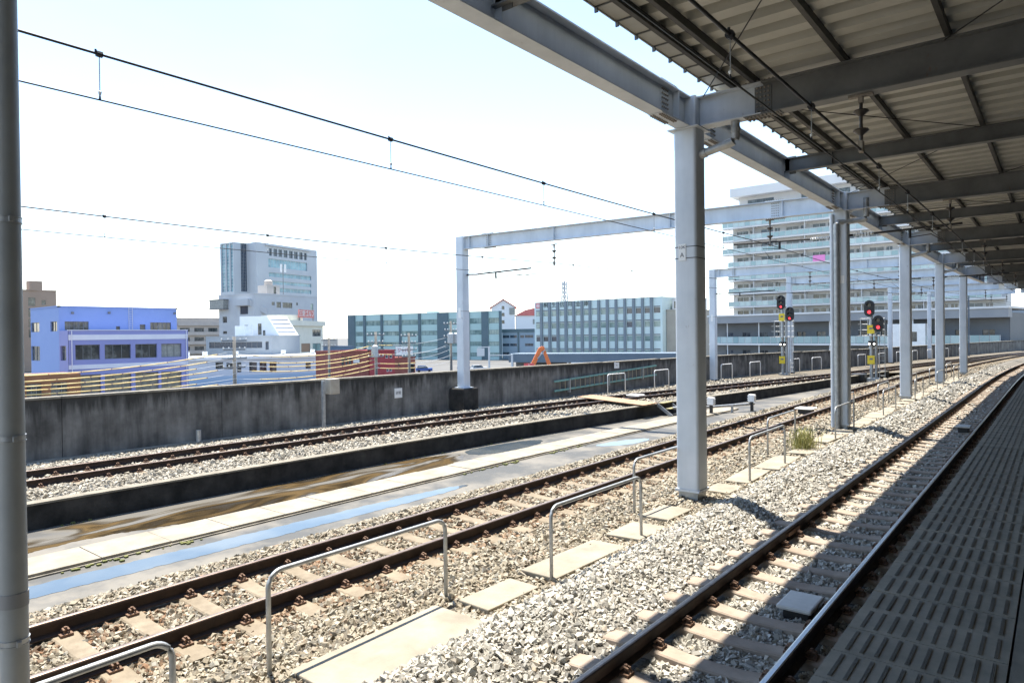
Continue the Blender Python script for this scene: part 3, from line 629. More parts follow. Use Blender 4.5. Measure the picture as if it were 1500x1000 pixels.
# ------------------------------------------------------------------ overhead wires
def wire_set(lab, P, off, zc, zm, drops, y0, y1, rm, rc, sup):
    t_ = thing('overhead_wire', lab, 'overhead wire', (P.x(5)+off, 5, zc))
    def zmf(y):
        k = min(range(len(sup)), key=lambda j: abs(sup[j]-y)); a = [s for s in sup if s <= y]; b = [s for s in sup if s > y]
        a = a[-1] if a else y0-10; b = b[0] if b else y1+10; u = (y-a)/(b-a); return zm-.06*4*u*(1-u)*((b-a)/20)**2
    ys = np.arange(y0, y1, 1.0)
    obj('messenger_wire', MB().tube([(P.x(y)+off, y, zmf(y)) for y in ys], rm, 7), WIRE, t_, smooth=True)
    obj('contact_wire', MB().tube([(P.x(y)+off, y, zc) for y in ys], rc, 7), WIREC, t_, smooth=True)
    for y in drops:
        x = P.x(y)+off; zz = zmf(y); o = obj('dropper', MB().tube([(x,y,zc+.01),(x,y,zz)], .004 if rm < .012 else .005, 5), GALV, t_)
        q = MB().tube([(x,y-.025,zz),(x,y+.025,zz)], [rm*2.4, rm*2.4], 8); q.tube([(x,y-.03,zz+.0),(x,y-.03,zz+rm*3)], rm*.8, 6); q.tube([(x,y,zc),(x,y,zc+.05)], [.012,.006], 6); obj('clamp', q, WIRE, o)
        q = MB().tube([(x,y,zc+.05),(x,y,zc+.075),(x,y,zc+.085)], [.012,.018,.008], 8); obj('insulating_bead', q, PORC, o)
    return zmf
wB = wire_set('pair of dark overhead wires with droppers above the middle track', PB, .02, 4.86, 5.30, [2.56, 6.07, 9.5, 13.57, 17.5, 24.5, 28.5, 32.5, 36.5, 45, 50, 55], -9, 110, .0125, .008, [.75, 21.2, 41.6, 61.5, 82])
wA = wire_set('thick dark overhead wires running under the canopy above the platform track', PA, .08, 4.86, 5.27, [3.6, 5.9, 8.4, 12.2, 14.8, 18, 24, 27.5, 31, 35, 39, 45, 49], -9, 110, .017, .0095, [.75, 10.95, 21.2, 31.6, 41.6, 51.3, 61.5, 82])
wC = wire_set('thin overhead wires with droppers above the far track by the wall', PC, .1, 4.82, 5.35, [5.9, 9.7, 13.5, 17.5, 22.3, 26, 30, 34, 38, 46, 52], -9, 110, .0135, .0095, [-4, 21.2, 41.6, 61.5, 82])
def insul(q, p, d, n=3, r=.065, L=.3):
    p = Vector(p); d = Vector(d).normalized(); st = L/n; pts = []; rr = []
    for k in range(n):
        b = k*st
        for s_, r_ in ((0,.022),(.3*st,.026),(.55*st,r),(.62*st,r*.9),(.66*st,.026)): pts.append(p+d*(b+s_)); rr.append(r_)
    pts.append(p+d*L); rr.append(.022); q.tube(pts, rr, 10)
n_ = 0
for y in rl:
    if y in YCOL+[61.5, 71.7, 82, 92] and .7 < y < 75:
        x = PA.x(y)+.08; t_ = thing('hanging_insulator', 'dark insulator hung below the canopy rafter, %s from the camera' % ORD[n_], 'insulator', (x, y, 5.2), 'insulators hung under the canopy rafters'); n_ += 1
        q = MB(); insul(q, (x,y,5.40), (0,0,1), 2, .11, .55); autosm(obj('insulator_disc', q, PORCD, t_), 40)
        q = MB().box(x-.16,x+.16,y-.05,y+.05,6.04,6.068).box(x-.03,x+.03,y-.04,y+.04,5.95,6.04).box(x-.03,x+.03,y-.06,y+.06,5.24,5.40); obj('hanger_plate', q, BOLT, t_)
n_ = 0
for y, xl in GY:
    for P_, off, nm in ((PB, .02, 'middle'), (PC, .1, 'far')):
        x = P_.x(y)+off
        if x < xl+.6 or x > -5.0+coff(y): continue
        t_ = thing('gantry_insulator', 'insulator hung from the %s portal beam above the %s track' % (ORD[[g[0] for g in GY].index(y)], nm), 'insulator', (x, y, 5.3), 'insulators hung under the portal beams'); n_ += 1
        q = MB(); insul(q, (x,y,5.42), (0,0,1), 2, .095, .5); autosm(obj('insulator_disc', q, PORCD, t_), 40)
        q = MB().box(x-.12,x+.12,y-.05,y+.05,6.04,6.068).box(x-.025,x+.025,y-.025,y+.025,5.92,6.04).box(x-.02,x+.02,y-.05,y+.05,5.26,5.42); obj('hanger_plate', q, BOLT, t_)
# bracket arms holding the contact wires
def bracket(x0, y, dirx, Ln, z, lab, xw):
    t_ = thing('bracket_arm', lab, 'bracket arm', (x0, y, z), 'bracket arms holding the contact wires')
    q = MB(); insul(q, (x0+dirx*.1, y, z), (dirx,0,0), 7, .055, .52); autosm(obj('insulator', q, PORC, t_), 40)
    q = MB().tube([(x0,y,z),(x0+dirx*.1,y,z)], .03, 8).tube([(x0+dirx*.62,y,z),(x0+dirx*Ln,y,z+.05)], .03, 8).tube([(x0+dirx*.05,y,z),(x0+dirx*.05,y,z+.03)], .05, 8); obj('arm_tube', q, WIRE, t_)
    q = MB().tube([(x0+dirx*1.5,y,z+.02),(x0+dirx*1.5,y,z-.22)], .035, 8).tube([(x0+dirx*1.5,y,z-.2),(x0+dirx*2.0,y,z-.16),(xw,y,4.88)], .014, 6); obj('steady_arm', q, WIRE, t_)
bracket(-4.68, 21.2, 1, 2.7, 5.36, 'dark bracket arm with ribbed insulator reaching right from second column', PA.x(21.2)+.08)
bracket(-5.12, 21.2, -1, 2.9, 5.36, 'dark bracket arm with ribbed insulator reaching left from second column', PB.x(21.2)+.02)
bracket(-4.68+coff(41.6), 41.6, 1, 2.7, 5.36, 'dark bracket arm reaching right from fourth column', PA.x(41.6)+.08)
bracket(-5.12+coff(41.6), 41.6, -1, 2.9, 5.36, 'dark bracket arm reaching left from fourth column', PB.x(41.6)+.02)
bracket(-18.42, 20.1, 1, 3.2, 5.05, 'dark bracket arm reaching out from the nearest portal leg', PC.x(21.2)+.1)
bracket(-16.75, 41.2, 1, 3.6, 5.05, 'dark bracket arm reaching out from the second portal leg', PC.x(41.6)+.1)

# ------------------------------------------------------------------ standing drain pipe in the foreground
px_, py_ = -5.24, 1.385
t_ = thing('standing_pipe', 'tall round grey pipe with steel bands at the left edge of the view', 'pipe', (px_, py_, -.2))
autosm(obj('pipe_shaft', MB().tube([(px_,py_,-.25),(px_,py_,6.07)], .078, 24), mat('grey_vinyl', (.25,.265,.265), (.31,.325,.32), 2, .5, 0, .03, 20), t_), 50)
q = MB().tube([(px_,py_,.955),(px_,py_,1.045)], .0825, 24); autosm(obj('pipe_socket', q, mat('grey_vinyl_dark', (.20,.205,.21), rough=.5), t_), 50)
for zz in (.73, 2.03, 3.42):
    q = MB().tube([(px_,py_,zz-.014),(px_,py_,zz+.014)], .0815, 24).tube([(px_,py_,zz-.02),(px_,py_,zz-.016)], .085, 24).tube([(px_,py_,zz+.016),(px_,py_,zz+.02)], .085, 24).box(px_+.075,px_+.105,py_-.012,py_+.012,zz-.016,zz+.016); autosm(obj('pipe_band', q, GALV, t_), 40)

# ------------------------------------------------------------------ hoop handrails
def hoop_mesh(L, H, r=.021, rb=.13):
    pts = [(0,0,-.2),(0,0,H-rb)]
    for k in range(1, 7): a = R(90*k/7); pts.append((0, rb-rb*math.cos(a), H-rb+rb*math.sin(a)))
    pts += [(0,rb,H),(0,L-rb,H)]
    for k in range(1, 7): a = R(90*k/7); pts.append((0, L-rb+rb*math.sin(a), H-rb+rb*math.cos(a)))
    pts += [(0,L,H-rb),(0,L,-.2)]
    return MB().tube(pts, r, 10)
hm = hoop_mesh(2.08, .80).mesh('handrail', GALV, True)
RIGHT = [-.03, 6.26, 12.58, 18.75, 24.8, 31.0, 37.2, 43.4]; LEFT = [3.12, 9.36, 15.52, 21.7, 27.4, 33.6, 39.8, 46.0]
for row, xs, nm in ((RIGHT, -4.5, 'platform side'), (LEFT, -5.14, 'middle track side')):
    for k, y in enumerate(row):
        o = inst('hoop_handrail', hm, None, (xs+coff(y), y, -.1), random.uniform(-.01,.01), label='grey steel hoop handrail on the %s of the walkway, %s from the camera' % (nm, ORD[k]), cat='handrail', group='hoop handrails along the walkway')
        if k == 0 and xs == -4.5:
            q = MB().tube([(xs,y+.62,.70),(xs,y+.84,.70)], .0235, 10); c_ = obj('joint_sleeve', q, FRAME, o)
hw_ = hoop_mesh(1.5, 1.02, .024, .12).mesh('wall_handrail', WHITE, True)
k = 0
for y in [28.9, 33.2, 41.0, 44.9, 51.0, 54.4, 58, 62, 66.5, 71, 75.5, 80, 85, 90]:
    x = PW.x(y)+1.05; o = inst('wall_hoop_handrail', hw_, None, (x, y, -.36), -math.atan(PW.d(y)), label='pale hoop handrail in front of the parapet wall, %s from the camera' % ORD[k], cat='handrail', group='hoop handrails by the parapet wall'); k += 1

# ------------------------------------------------------------------ signals
def signal(x, y, zb, heads, zl, zys, cage, lab, lamps):
    t_ = thing('signal_post', lab, 'signal', (x, y, zb), 'railway signals showing red')
    q = MB().tube([(x-.08,y,zb),(x-.08,y,heads[0][2]+.3)], .1, 10).tube([(x+.16,y+.1,zb),(x+.16,y+.1,heads[1][2]+.3)], .085, 10).box(x-.3,x+.35,y-.25,y+.3,zb-.15,zb+.06); autosm(obj('mast', q, GALV, t_), 50)
    for hx, hy, hz in heads:
        q = MB(); pts = []; hh, ww = .5, .29
        for k in range(13): a = R(180*k/12); pts.append((ww*math.cos(a), hh-ww+ww*math.sin(a)))
        for k in range(13): a = R(180+180*k/12); pts.append((ww*math.cos(a), -hh+ww+ww*math.sin(a)))
        n = len(pts); yy = y-.18
        q.add([(hx+a, yy, hz+b) for a, b in pts]+[(hx+a, yy+.05, hz+b) for a, b in pts], [tuple(range(n)), tuple(range(n, 2*n))[::-1]]+[(i, i+n, (i+1) % n+n, (i+1) % n) for i in range(n)])
        q.box(hx-.15,hx+.15,yy+.05,yy+.3,hz-.38,hz+.38); o = obj('signal_head', q, BLACK, t_)
        for j in range(lamps):
            z2 = hz+.30-j*(.60/(lamps-1)) if lamps > 2 else hz+.2-j*.42; red = j == lamps-1; rr = .105 if lamps == 2 else .085
            l = obj('signal_lamp', MB().tube([(hx,yy-.012,z2),(hx,yy-.001,z2)], rr, 18), REDL if red else LENS, o)
            hd = MB()
            for k in range(10):
                a0, a1 = R(-10+200*k/10), R(-10+200*(k+1)/10); e = rr+.025
                hd.add([(hx+e*math.cos(a0),yy,z2+e*math.sin(a0)),(hx+e*math.cos(a1),yy,z2+e*math.sin(a1)),(hx+e*math.cos(a1),yy-.2,z2+e*math.sin(a1)),(hx+e*math.cos(a0),yy-.2,z2+e*math.sin(a0))], [(0,1,2,3)])
            obj('lamp_hood', hd, BLACK, o)
        obj('head_bracket', MB().box(min(hx,x)-.05,max(hx,x)+.1,y,y+.05,hz-.12,hz-.06), GALV, t_)
    q = MB().box(x-.22,x+.16,y-.2,y,zl-.13,zl+.16); o = obj('shunt_head', q, BLACK, t_)
    for dx, zz in ((-.15,zl-.03),(.11,zl-.03)): obj('signal_lamp', MB().tube([(x+dx,y-.225,zz),(x+dx,y-.2,zz)], .055, 12), WHL, o)
    for zz in zys:
        o = obj('yellow_plate', MB().box(x-.28,x+.12,y-.13,y-.115,zz-.26,zz+.26), YEL, t_)
        obj('plate_marking', MB().box(x-.16,x+.02,y-.136,y-.132,zz+.0,zz+.10), FRAME, o)
    q = MB(); z0, z1 = cage
    for xx in (x-.75, x-.35, x+.35, x+.6):
        q.tube([(xx,y+.35,z0),(xx,y+.35,z1)], .026, 5)
    for zz in np.linspace(z0, z1, 4): q.tube([(x-.75,y+.35,zz),(x+.6,y+.35,zz)], .015, 5); q.tube([(x-.75,y+.35,zz),(x-.75,y-.25,zz)], .015, 5)
    q.box(x-.85,x+.75,y-.3,y+.4,z0-.05,z0-.01); obj('service_cage', q, GALV, t_)
    q = MB()
    for xx in (x+.32, x+.62): q.tube([(xx,y+.2,zb),(xx,y+.2,z0)], .016, 5)
    for zz in np.arange(zb+.2, z0, .3): q.tube([(x+.32,y+.2,zz),(x+.62,y+.2,zz)], .012, 5)
    obj('ladder', q, GALV, t_)
signal(-8.95, 46.3, -.3, [(-9.1,46.25,4.0),(-8.62,46.3,3.07)], 1.87, (.87, 2.73), (2.35, 3.4), 'right-hand railway signal with two large red lights between the tracks', 2)
signal(-15.2, 49.4, -.35, [(-15.31,49.4,4.7),(-14.72,49.5,3.87)], 1.78, (.67, 3.66), (2.3, 3.4), 'left-hand railway signal with two red lights beside the parapet wall', 3)
q = MB().box(-10.1,-9.3,45.6,46.5,-.45,.02); obj('cable_box', q, BLACK, None, bevel=.05, loc=(-9.7,46,-.45), label='dark equipment box at the foot of the right-hand signal', cat='box')

# ------------------------------------------------------------------ small things on the tracks and by the wall
def balise(x, y, z, lab, mt, hx=.15, hy=.27):
    t_ = thing('track_box', lab, 'track box', (x, y, z-.12)); obj('housing', MB().box(x-hx,x+hx,y-hy,y+hy,z-.045,z), mt, t_, bevel=.02); obj('foot', MB().box(x-hx*.7,x+hx*.7,y-hy*.7,y+hy*.7,z-.2,z-.046), BLACK, t_)
PGR = mat('pale_plastic', (.42,.41,.39), (.50,.49,.46), 6, .6)
balise(-2.07, 7.2, -.075, 'pale flat box lying between the platform track rails, half shaded', PGR, .17, .25)
balise(-2.1, 22.5, .0, 'dark flat box between the platform track rails, farther along', PGR, .17, .25)
balise(PB.x(24.7)+.05, 24.7, .02, 'white flat box between the middle track rails', WHITE, .3, .3)
balise(PC.x(26)+.1, 26.2, .02, 'white flat box between the far track rails by the crossing boards', WHITE, .3, .3)
t_ = thing('crossing_boards', 'orange-tan timber boards laid across the far track', 'crossing', (-13.6, 24, -.1)); BOARD = mat('board_tan', (.26,.155,.085), (.34,.22,.13), 6, .85, 0, .2, 30)
for k in range(4):
    q = MB(); a = Vector((-15.9+.0*k, 24.3+k*.28, -.0)); b = Vector((-11.95, 22.65+k*.28, -.0)); q.bar(a, b, .26, .03); obj('board', q, BOARD, t_)
t_ = thing('access_steps', 'small steel steps with yellow treads against the kerb wall', 'steps', (-11.9, 24.3, -.5))
for k, zz in enumerate((-.02, -.22)): obj('tread', MB().box(-12.05+k*.3,-11.85+k*.3,23.9,24.8,zz-.025,zz), mat('worn_yellow', (.30,.25,.08), (.22,.20,.13), 8, .8), t_)
for yy in (23.83, 24.86): obj('stringer', MB().bar((-12.1,yy,-.05),(-11.45,yy,-.5), .03, .12), GALV, t_)
for k, (x, y) in enumerate(((-10.48, 25.2), (-9.62, 27.2))):
    t_ = thing('junction_box', ['white ribbed junction box on a post beside the channel, nearer one', 'white ribbed junction box on a post beside the channel, farther one'][k], 'junction box', (x, y, -.5), 'white junction boxes beside the channel')
    q = MB().box(x-.12,x+.12,y-.10,y+.10,-.12,.16); 
    for j in range(3): q.box(x-.15,x+.15,y-.08,y+.08,-.07+j*.08,-.045+j*.08)
    obj('box_body', q, WHITE, t_); obj('box_post', MB().box(x-.05,x+.05,y-.05,y+.05,-.5,-.12), BLACK, t_)
t_ = thing('pipe_run', 'low grey cable pipe between the white junction boxes', 'pipe', (-10, 26, -.5)); obj('pipe_tube', MB().tube([(-11.6,24.2,-.22),(-10.5,25.4,-.22),(-9.6,27.4,-.22)], .05, 8), GALV, t_); obj('pipe_leg', MB().box(-10.1,-10.02,26.2,26.28,-.5,-.22), GALV, t_)
# wall furniture
x = PW.x(14)+.75
t_ = thing('post_box', 'grey post with a beige box in front of the parapet wall', 'post', (x, 13.6, -.4)); obj('post', MB().box(x-.045,x+.045,13.4,13.49,-.4,1.24), GALV, t_); obj('box_body', MB().box(x-.16,x+.16,13.62,13.98,.78,1.28), mat('beige_box', (.33,.29,.23), (.4,.36,.29), 4, .7), t_, bevel=.02); obj('foot_slab', MB().box(x-.25,x+.25,13.2,13.75,-.42,-.34), CONC, t_)
x = PW.x(17.2)+.012
t_ = thing('wall_notice', 'small white notice plate on the parapet wall left of the plinth', 'sign', (x, 17.2, .4)); obj('notice_plate', MB().box(x,x+.015,16.95,17.32,.36,.72), WHITE, t_); text_mesh('避難', .14, FRAME, t_, (x+.018, 17.13, .54), (0, 1), 'notice_lettering', .001)
x = PW.x(31.2)+.012
t_ = thing('wall_plate', 'small white plate on the parapet wall above the ladder', 'sign', (x, 31.2, .8)); obj('notice_plate', MB().box(x,x+.015,31.0,31.5,.84,1.16), WHITE, t_); text_mesh('▲', .12, FRAME, t_, (x+.018, 31.25, 1.0), (0, 1), 'notice_lettering', .001)
obj('pipe_stub', MB().tube([(PW.x(9.7)+.2,9.7,-.4),(PW.x(9.7)+.2,9.7,.0)], .07, 10), GALV, None, loc=(PW.x(9.7)+.2,9.7,-.4), label='short grey pipe stub standing at the foot of the parapet wall', cat='pipe')
LADG = mat('ladder_green', (.13,.30,.27), (.22,.38,.34), 6, .6); LADT = mat('ladder_rung_tan', (.30,.26,.18), rough=.8)
t_ = thing('ladder', 'long green ladder hung sideways along the parapet wall', 'ladder', (-18.2, 30, 0))
def lp(y, top): s = (y-26.1)/8.9; return Vector((PW.x(y)+.12, y, (.44 if top else 0)+s*((.83-.44) if top else .32)))
for tp in (0, 1): obj('ladder_rail', MB().bar(lp(26.1,tp), lp(35,tp), .05, .085), LADG, t_)
for y in np.arange(26.5, 35, .38): obj('ladder_rung', MB().tube([lp(y,0), lp(y,1)], .016, 6), LADT, t_)
for y in (27.2, 30.4, 33.6): obj('ladder_bracket', MB().box(PW.x(y)+.005,PW.x(y)+.16,y-.03,y+.03,lp(y,1).z-.62,lp(y,1).z+.03), GALV, t_)
# grass tuft
q = MB()
for k in range(260):
    x = -4.75+random.gauss(0,.13); y = 16.9+random.gauss(0,.2); h = random.uniform(.22,.62); a = random.uniform(0,6.28); ln = random.uniform(.05,.32); wv = Vector((-math.sin(a),math.cos(a),0))*.006; d = Vector((math.cos(a),math.sin(a),0))
    p0 = Vector((x,y,-.12)); p1 = p0+d*ln*.35+Vector((0,0,h*.65)); p2 = p0+d*ln+Vector((0,0,h*(1 if ln < .2 else .85)))
    q.add([p0-wv,p0+wv,p1+wv*.8,p1-wv*.8,p2], [(0,1,2,3),(3,2,4)])
obj('grass_tuft', q, GRASSM, None, loc=(-4.75,16.9,-.12), label='tuft of tall yellow-green grass growing in the ballast by the handrails', cat='grass tuft')
# lattice mast far along
t_ = thing('lattice_mast', 'dark blue-grey lattice mast by the wall at the far curve', 'mast', (-8.3, 92, -.4)); NAVY = mat('mast_navy', (.10,.13,.17), rough=.6); q = MB()
for dx in (-.25,.25):
    for dy in (-.25,.25): q.box(-8.3+dx-.04,-8.3+dx+.04,92+dy-.04,92+dy+.04,-.5,6.4)
obj('mast_leg', q, NAVY, t_); q = MB()
for k in range(13):
    z = -.3+k*.5
    for s in (-1,1): q.bar((-8.3-.25*s,91.75,z),(-8.3+.25*s,91.75,z+.5),.04,.04); q.bar((-8.3-.25*s,92.25,z),(-8.3+.25*s,92.25,z+.5),.04,.04)
obj('mast_lattice', q, NAVY, t_, kind='stuff')

# ================================================================== TOWN BEYOND THE WALL
G0 = -6.5
class Face:
    def __init__(s, a, b): s.p = Vector((*a,0)); d = Vector((b[0]-a[0], b[1]-a[1], 0)); s.L = d.length; s.d = d/s.L; s.n = Vector((s.d.y, -s.d.x, 0))
    def P(s, u, z, o=0): v = s.p+s.d*u+s.n*o; return Vector((v.x, v.y, z))
def slab(q, f, u0, u1, z0, z1, o0, o1, mi=0):
    c = f.P((u0+u1)/2, (z0+z1)/2, (o0+o1)/2); return q.ob(c, f.d*(u1-u0)/2, f.n*abs(o1-o0)/2, Vector((0,0,(z1-z0)/2)), mi)
def holed(q, f, z0, z1, rects, rev):
    us = sorted({0, f.L, *[min(max(r[0],0),f.L) for r in rects], *[min(max(r[1],0),f.L) for r in rects]}); zs = sorted({z0, z1, *[r[2] for r in rects], *[r[3] for r in rects]})
    for i in range(len(us)-1):
        for j in range(len(zs)-1):
            uc, zc = (us[i]+us[i+1])/2, (zs[j]+zs[j+1])/2
            if any(r[0] < uc < r[1] and r[2] < zc < r[3] for r in rects): continue
            q.add([f.P(us[i],zs[j]), f.P(us[i+1],zs[j]), f.P(us[i+1],zs[j+1]), f.P(us[i],zs[j+1])], [(0,1,2,3)])
    for a, b, c, d in rects:
        A = [f.P(a,c), f.P(b,c), f.P(b,d), f.P(a,d)]; B = [f.P(a,c,-rev), f.P(b,c,-rev), f.P(b,d,-rev), f.P(a,d,-rev)]
        for k in range(4): q.add([A[k], A[(k+1)%4], B[(k+1)%4], B[k]], [(3,2,1,0)])
def building(name, lab, cat, poly, z1, wm, wins={}, pane=GLASS, frame=FRAME, rev=.22, mull=3, z0=G0, parapet=.0, pm=None, roofm=None, panes=None):
    cx = sum(p[0] for p in poly)/len(poly); cy = sum(p[1] for p in poly)/len(poly)
    t_ = thing(name, lab, cat, (cx, cy, z0)); q = MB(); n = len(poly)
    for i in range(n):
        f = Face(poly[i], poly[(i+1) % n]); holed(q, f, z0, z1, [r[:4] for r in wins.get(i, [])], rev)
    q.add([(x, y, z1) for x, y in poly], [tuple(range(n))]); obj('wall', q, wm, t_)
    if parapet:
        q = MB(); 
        for i in range(n): f = Face(poly[i], poly[(i+1) % n]); slab(q, f, -.12, f.L+.12, z1-.05, z1+parapet, -.2, .12)
        obj('parapet', q, pm or wm, t_)
    for i, rs in wins.items():
        f = Face(poly[i], poly[(i+1) % n])
        for k, r in enumerate(rs):
            a, b, c, d = r[:4]; mu = r[4] if len(r) > 4 and r[4] is not None else mull; pn = r[5] if len(r) > 5 else pane
            q = MB(); fw_ = min(.07, (d-c)*.12); o0, o1 = -rev, -rev+.06
            slab(q, f, a, b, c, c+fw_, o0, o1); slab(q, f, a, b, d-fw_, d, o0, o1)
            for j in range(mu+1): u = a+(b-a)*j/mu; slab(q, f, max(a,u-.035), min(b,u+.035), c+fw_, d-fw_, o0, o1)
            w_ = obj('window', q, frame, t_)
            q = MB(); slab(q, f, a+.01, b-.01, c+.01, d-.01, -rev-.03, -rev+.012); obj('pane', q, pn, w_)
    return t_
CURT = mat('window_curtain', (.20,.21,.20), (.30,.30,.28), 2, .5); BRN = mat('window_brown', (.25,.15,.09), rough=.4)
# --- blue building
TANP = mat('window_tan_blind', (.17,.15,.115), (.26,.235,.18), 1.5, .4)
BLU = mat('blue_wall', (.235,.25,.49), (.26,.275,.51), .3, .75); BLUL = mat('white_band', (.62,.62,.70), (.68,.68,.74), .5, .7); BLUS = mat('blue_wall_lit', (.215,.305,.57), (.235,.325,.59), .3, .75)  # second blue is a lighter copy, light on the left face put into colour
b = building('blue_building', 'blue flat-roofed building with white bands and dark windows at left', 'building', [(-119,34.2),(-107.5,34.2),(-107.5,50.3),(-119,50.3)], 7.3, BLUS,
  {0: [(.1,3.7,3.89,5.29,2),(8.2,10.8,3.89,5.29,2),(.1,3.7,-.3,1.83,2)], 1: [(.7,3.7,4.05,5.26,5),(7.3,7.85,4.08,4.6,1),(10.6,11.4,4.05,4.88,1),(12.1,15.2,4.05,5.2,5)]}, parapet=.12, pm=BLUS)
q = MB(); f1 = Face((-104.2,34.25),(-104.2,50.4)); f0 = Face((-107.5,34.2),(-104.2,34.2))
lowr = [(.8,3.85,-.05,2.0),(4.45,7.9,-.05,1.97),(8.5,11.55,-.05,1.97),(12.15,15.15,-.05,1.95),(.75,3.9,-4.75,-2.12),(4.4,7.9,-4.75,-2.14),(8.45,11.7,-4.75,-2.17),(12.1,15.1,-4.75,-2.2)]
holed(q, f1, G0, 3.95, lowr, .35); holed(q, Face((-107.52,34.2),(-104.2,34.2)), G0, 3.95, [(.4,2.5,-.13,1.89)], .3); q.add([(-107.5,34.2,3.95),(-104.2,34.2,3.95),(-104.2,50.4,3.95),(-107.5,50.4,3.95)], [(0,1,2,3)]); q.add([(-104.2,50.4,G0),(-107.5,50.4,G0),(-107.5,50.4,3.95),(-104.2,50.4,3.95)], [(0,1,2,3)])
obj('front_wall', q, BLU, b)
for f, rs, rv in ((f1, lowr, .35), (Face((-107.52,34.2),(-104.2,34.2)), [(.4,2.5,-.13,1.89)], .3)):
    for k, (a, c, z0, z1) in enumerate(rs):
        q = MB(); slab(q, f, a, c, z0, z0+.07, -rv, -rv+.06); slab(q, f, a, c, z1-.07, z1, -rv, -rv+.06)
        for j in range(4): u = a+(c-a)*j/3; slab(q, f, max(a,u-.03), min(c,u+.03), z0+.07, z1-.07, -rv, -rv+.06)
        w_ = obj('window', q, FRAME, b); q = MB(); slab(q, f, a+.01, c-.01, z0+.01, z1-.01, -rv-.03, -rv+.012); obj('pane', q, GLASS if k < 3 else CURT if k == 3 else TANP, w_)
for z0, z1 in ((2.66,3.38),(-1.3,-.72)):
    q = MB(); slab(q, f1, -.02, 16.1, z0, z1, .003, .05); obj('white_band', q, BLUL, b)
q = MB(); slab(q, f1, -.05, 16.15, 3.952, 4.05, -.3, .06); obj('coping', q, BLUL, b)
q = MB(); fu = Face((-107.5,34.2),(-107.5,50.3))
for u in (9.0, 9.5): slab(q, fu, u, u+.05, 4.1, 7.9, .1, .14)
for z in np.arange(4.3, 7.8, .35): slab(q, fu, 9.0, 9.55, z, z+.04, .1, .13)
obj('roof_ladder', q, FRAMEL, b)
sh = building('rust_shed', 'low rust-brown shed beside the blue building', 'shed', [(-104,27),(-98,27),(-98,33.5),(-104,33.5)], -1.6, mat('rust_wall', (.20,.085,.04), (.27,.125,.06), .8, .8), {1: [(.6,2.2,-5,-2.6),(3.2,5,-5,-2.6)]})
# --- brown block far left
BR = mat('brown_wall', (.30,.22,.165), (.34,.25,.19), .2, .85)
building('brown_apartment', 'brown apartment block with small windows behind the blue building', 'building', [(-252,60),(-238,62.5),(-236.3,74.6),(-254,76)], 17.4, BR, {0: [(9+2.2*0,10.6,z,z+1.3,1) for z in (4,7,10,13)]+[(12,13.4,z,z+1.6,1) for z in (4,7,10,13)], 1: [(1.4,3.4,z,z+1.5,2) for z in (4,7,10,13.3)]+[(5.2,7.0,z-.4,z+2.1,1) for z in (4,7,10,13.3)]+[(8.5,9.6,z,z+1.4,1) for z in (4,7,10,13.3)]}, parapet=.3)
building('rooftop_block', 'small brown stair block on the roof of the brown apartment', 'building', [(-240,68),(-236.8,68),(-236.8,71.2),(-240,71.2)], 20.3, BR, {}, z0=17.5)
# --- beige apartment
BEI = mat('beige_wall', (.42,.38,.34), (.48,.44,.40), .3, .85)
P_ = [(-246,110),(-241.5,113),(-240.5,134),(-252,134)]
t_ = building('beige_apartment', 'beige balcony apartment block between blue building and grey tower', 'building', P_, 9.8, BEI, {1: [(u,u+3.4,z,z+1.9,2) for u in (1,6,11,16) for z in (-2.0,1.3,4.6)]}, parapet=.3)
f = Face(P_[1], P_[2])
for z in (-2.4,.9,4.2,7.6): q = MB(); slab(q, f, .1, 20.8, z-.3, z+.9, .7, 1.0); slab(q, f, .1, 20.8, z-.3, z-.1, .0, .69); obj('balcony', q, BEI, t_)
# --- tower
TG = mat('tower_grey', (.43,.455,.48), (.47,.495,.515), .1, .7); T = [(-316.7,169.4),(-306.8,170.9),(-306.4,177.7),(-298.5,177.6),(-306.5,217.4),(-335,215)]
LOG = [(8.0,9.8),(10.8,13.2),(14.0,16.4),(17.4,19.9),(21.0,23.5),(24.3,26.9),(28.0,30.3),(31.2,33.2)]
t_ = building('grey_tower', 'tall grey office tower with blue glass corner and open top loggia', 'building', T, 48.4, TG,
  {0: [(1.0,3.8,24.9,47.9,3,GLASSB),(4.5,6.8,24.9,47.9,2,GLASSB),(7.5,9.5,24.9,47.9,2,GLASSB)], 1: [(3.5,6.6,25,48.1,4,GLASSN)],
   3: [(a,c,42.6,46.3,1,GLASSN) for a, c in LOG]+[(7.4,33.4,37.0,41.2,14,GLASSB),(7.7,36.2,32.4,34.5,12,GLASSB),(7.7,36.2,28.8,30.5,12,GLASSB),(7.6,36.1,25.2,27.2,12,GLASSB)]}, frame=FRAMEL, rev=.5)
f = Face(T[0], T[1]); q = MB()
for z in np.arange(26.5, 47.8, 1.6): slab(q, f, 1.0, 9.5, z, z+.12, -.44, -.40)
obj('glazing_bars', q, FRAMEL, t_, kind='stuff'); f = Face(T[1], T[2]); q = MB()
for z in np.arange(26.5, 48, 1.6): slab(q, f, 3.5, 6.6, z, z+.12, -.44, -.40)
obj('glazing_bars', q, FRAME, t_, kind='stuff'); f = Face(T[3], T[4]); q = MB(); slab(q, f, 5.5, 35.5, 47.3, 48.3, .01, .9); obj('roof_canopy', q, TG, t_)
for x, y in ((-305,200),(-305,208)): obj('antenna', MB().tube([(x-3,y,48.4),(x-3,y,53)], .1, 5), FRAMEL, t_)
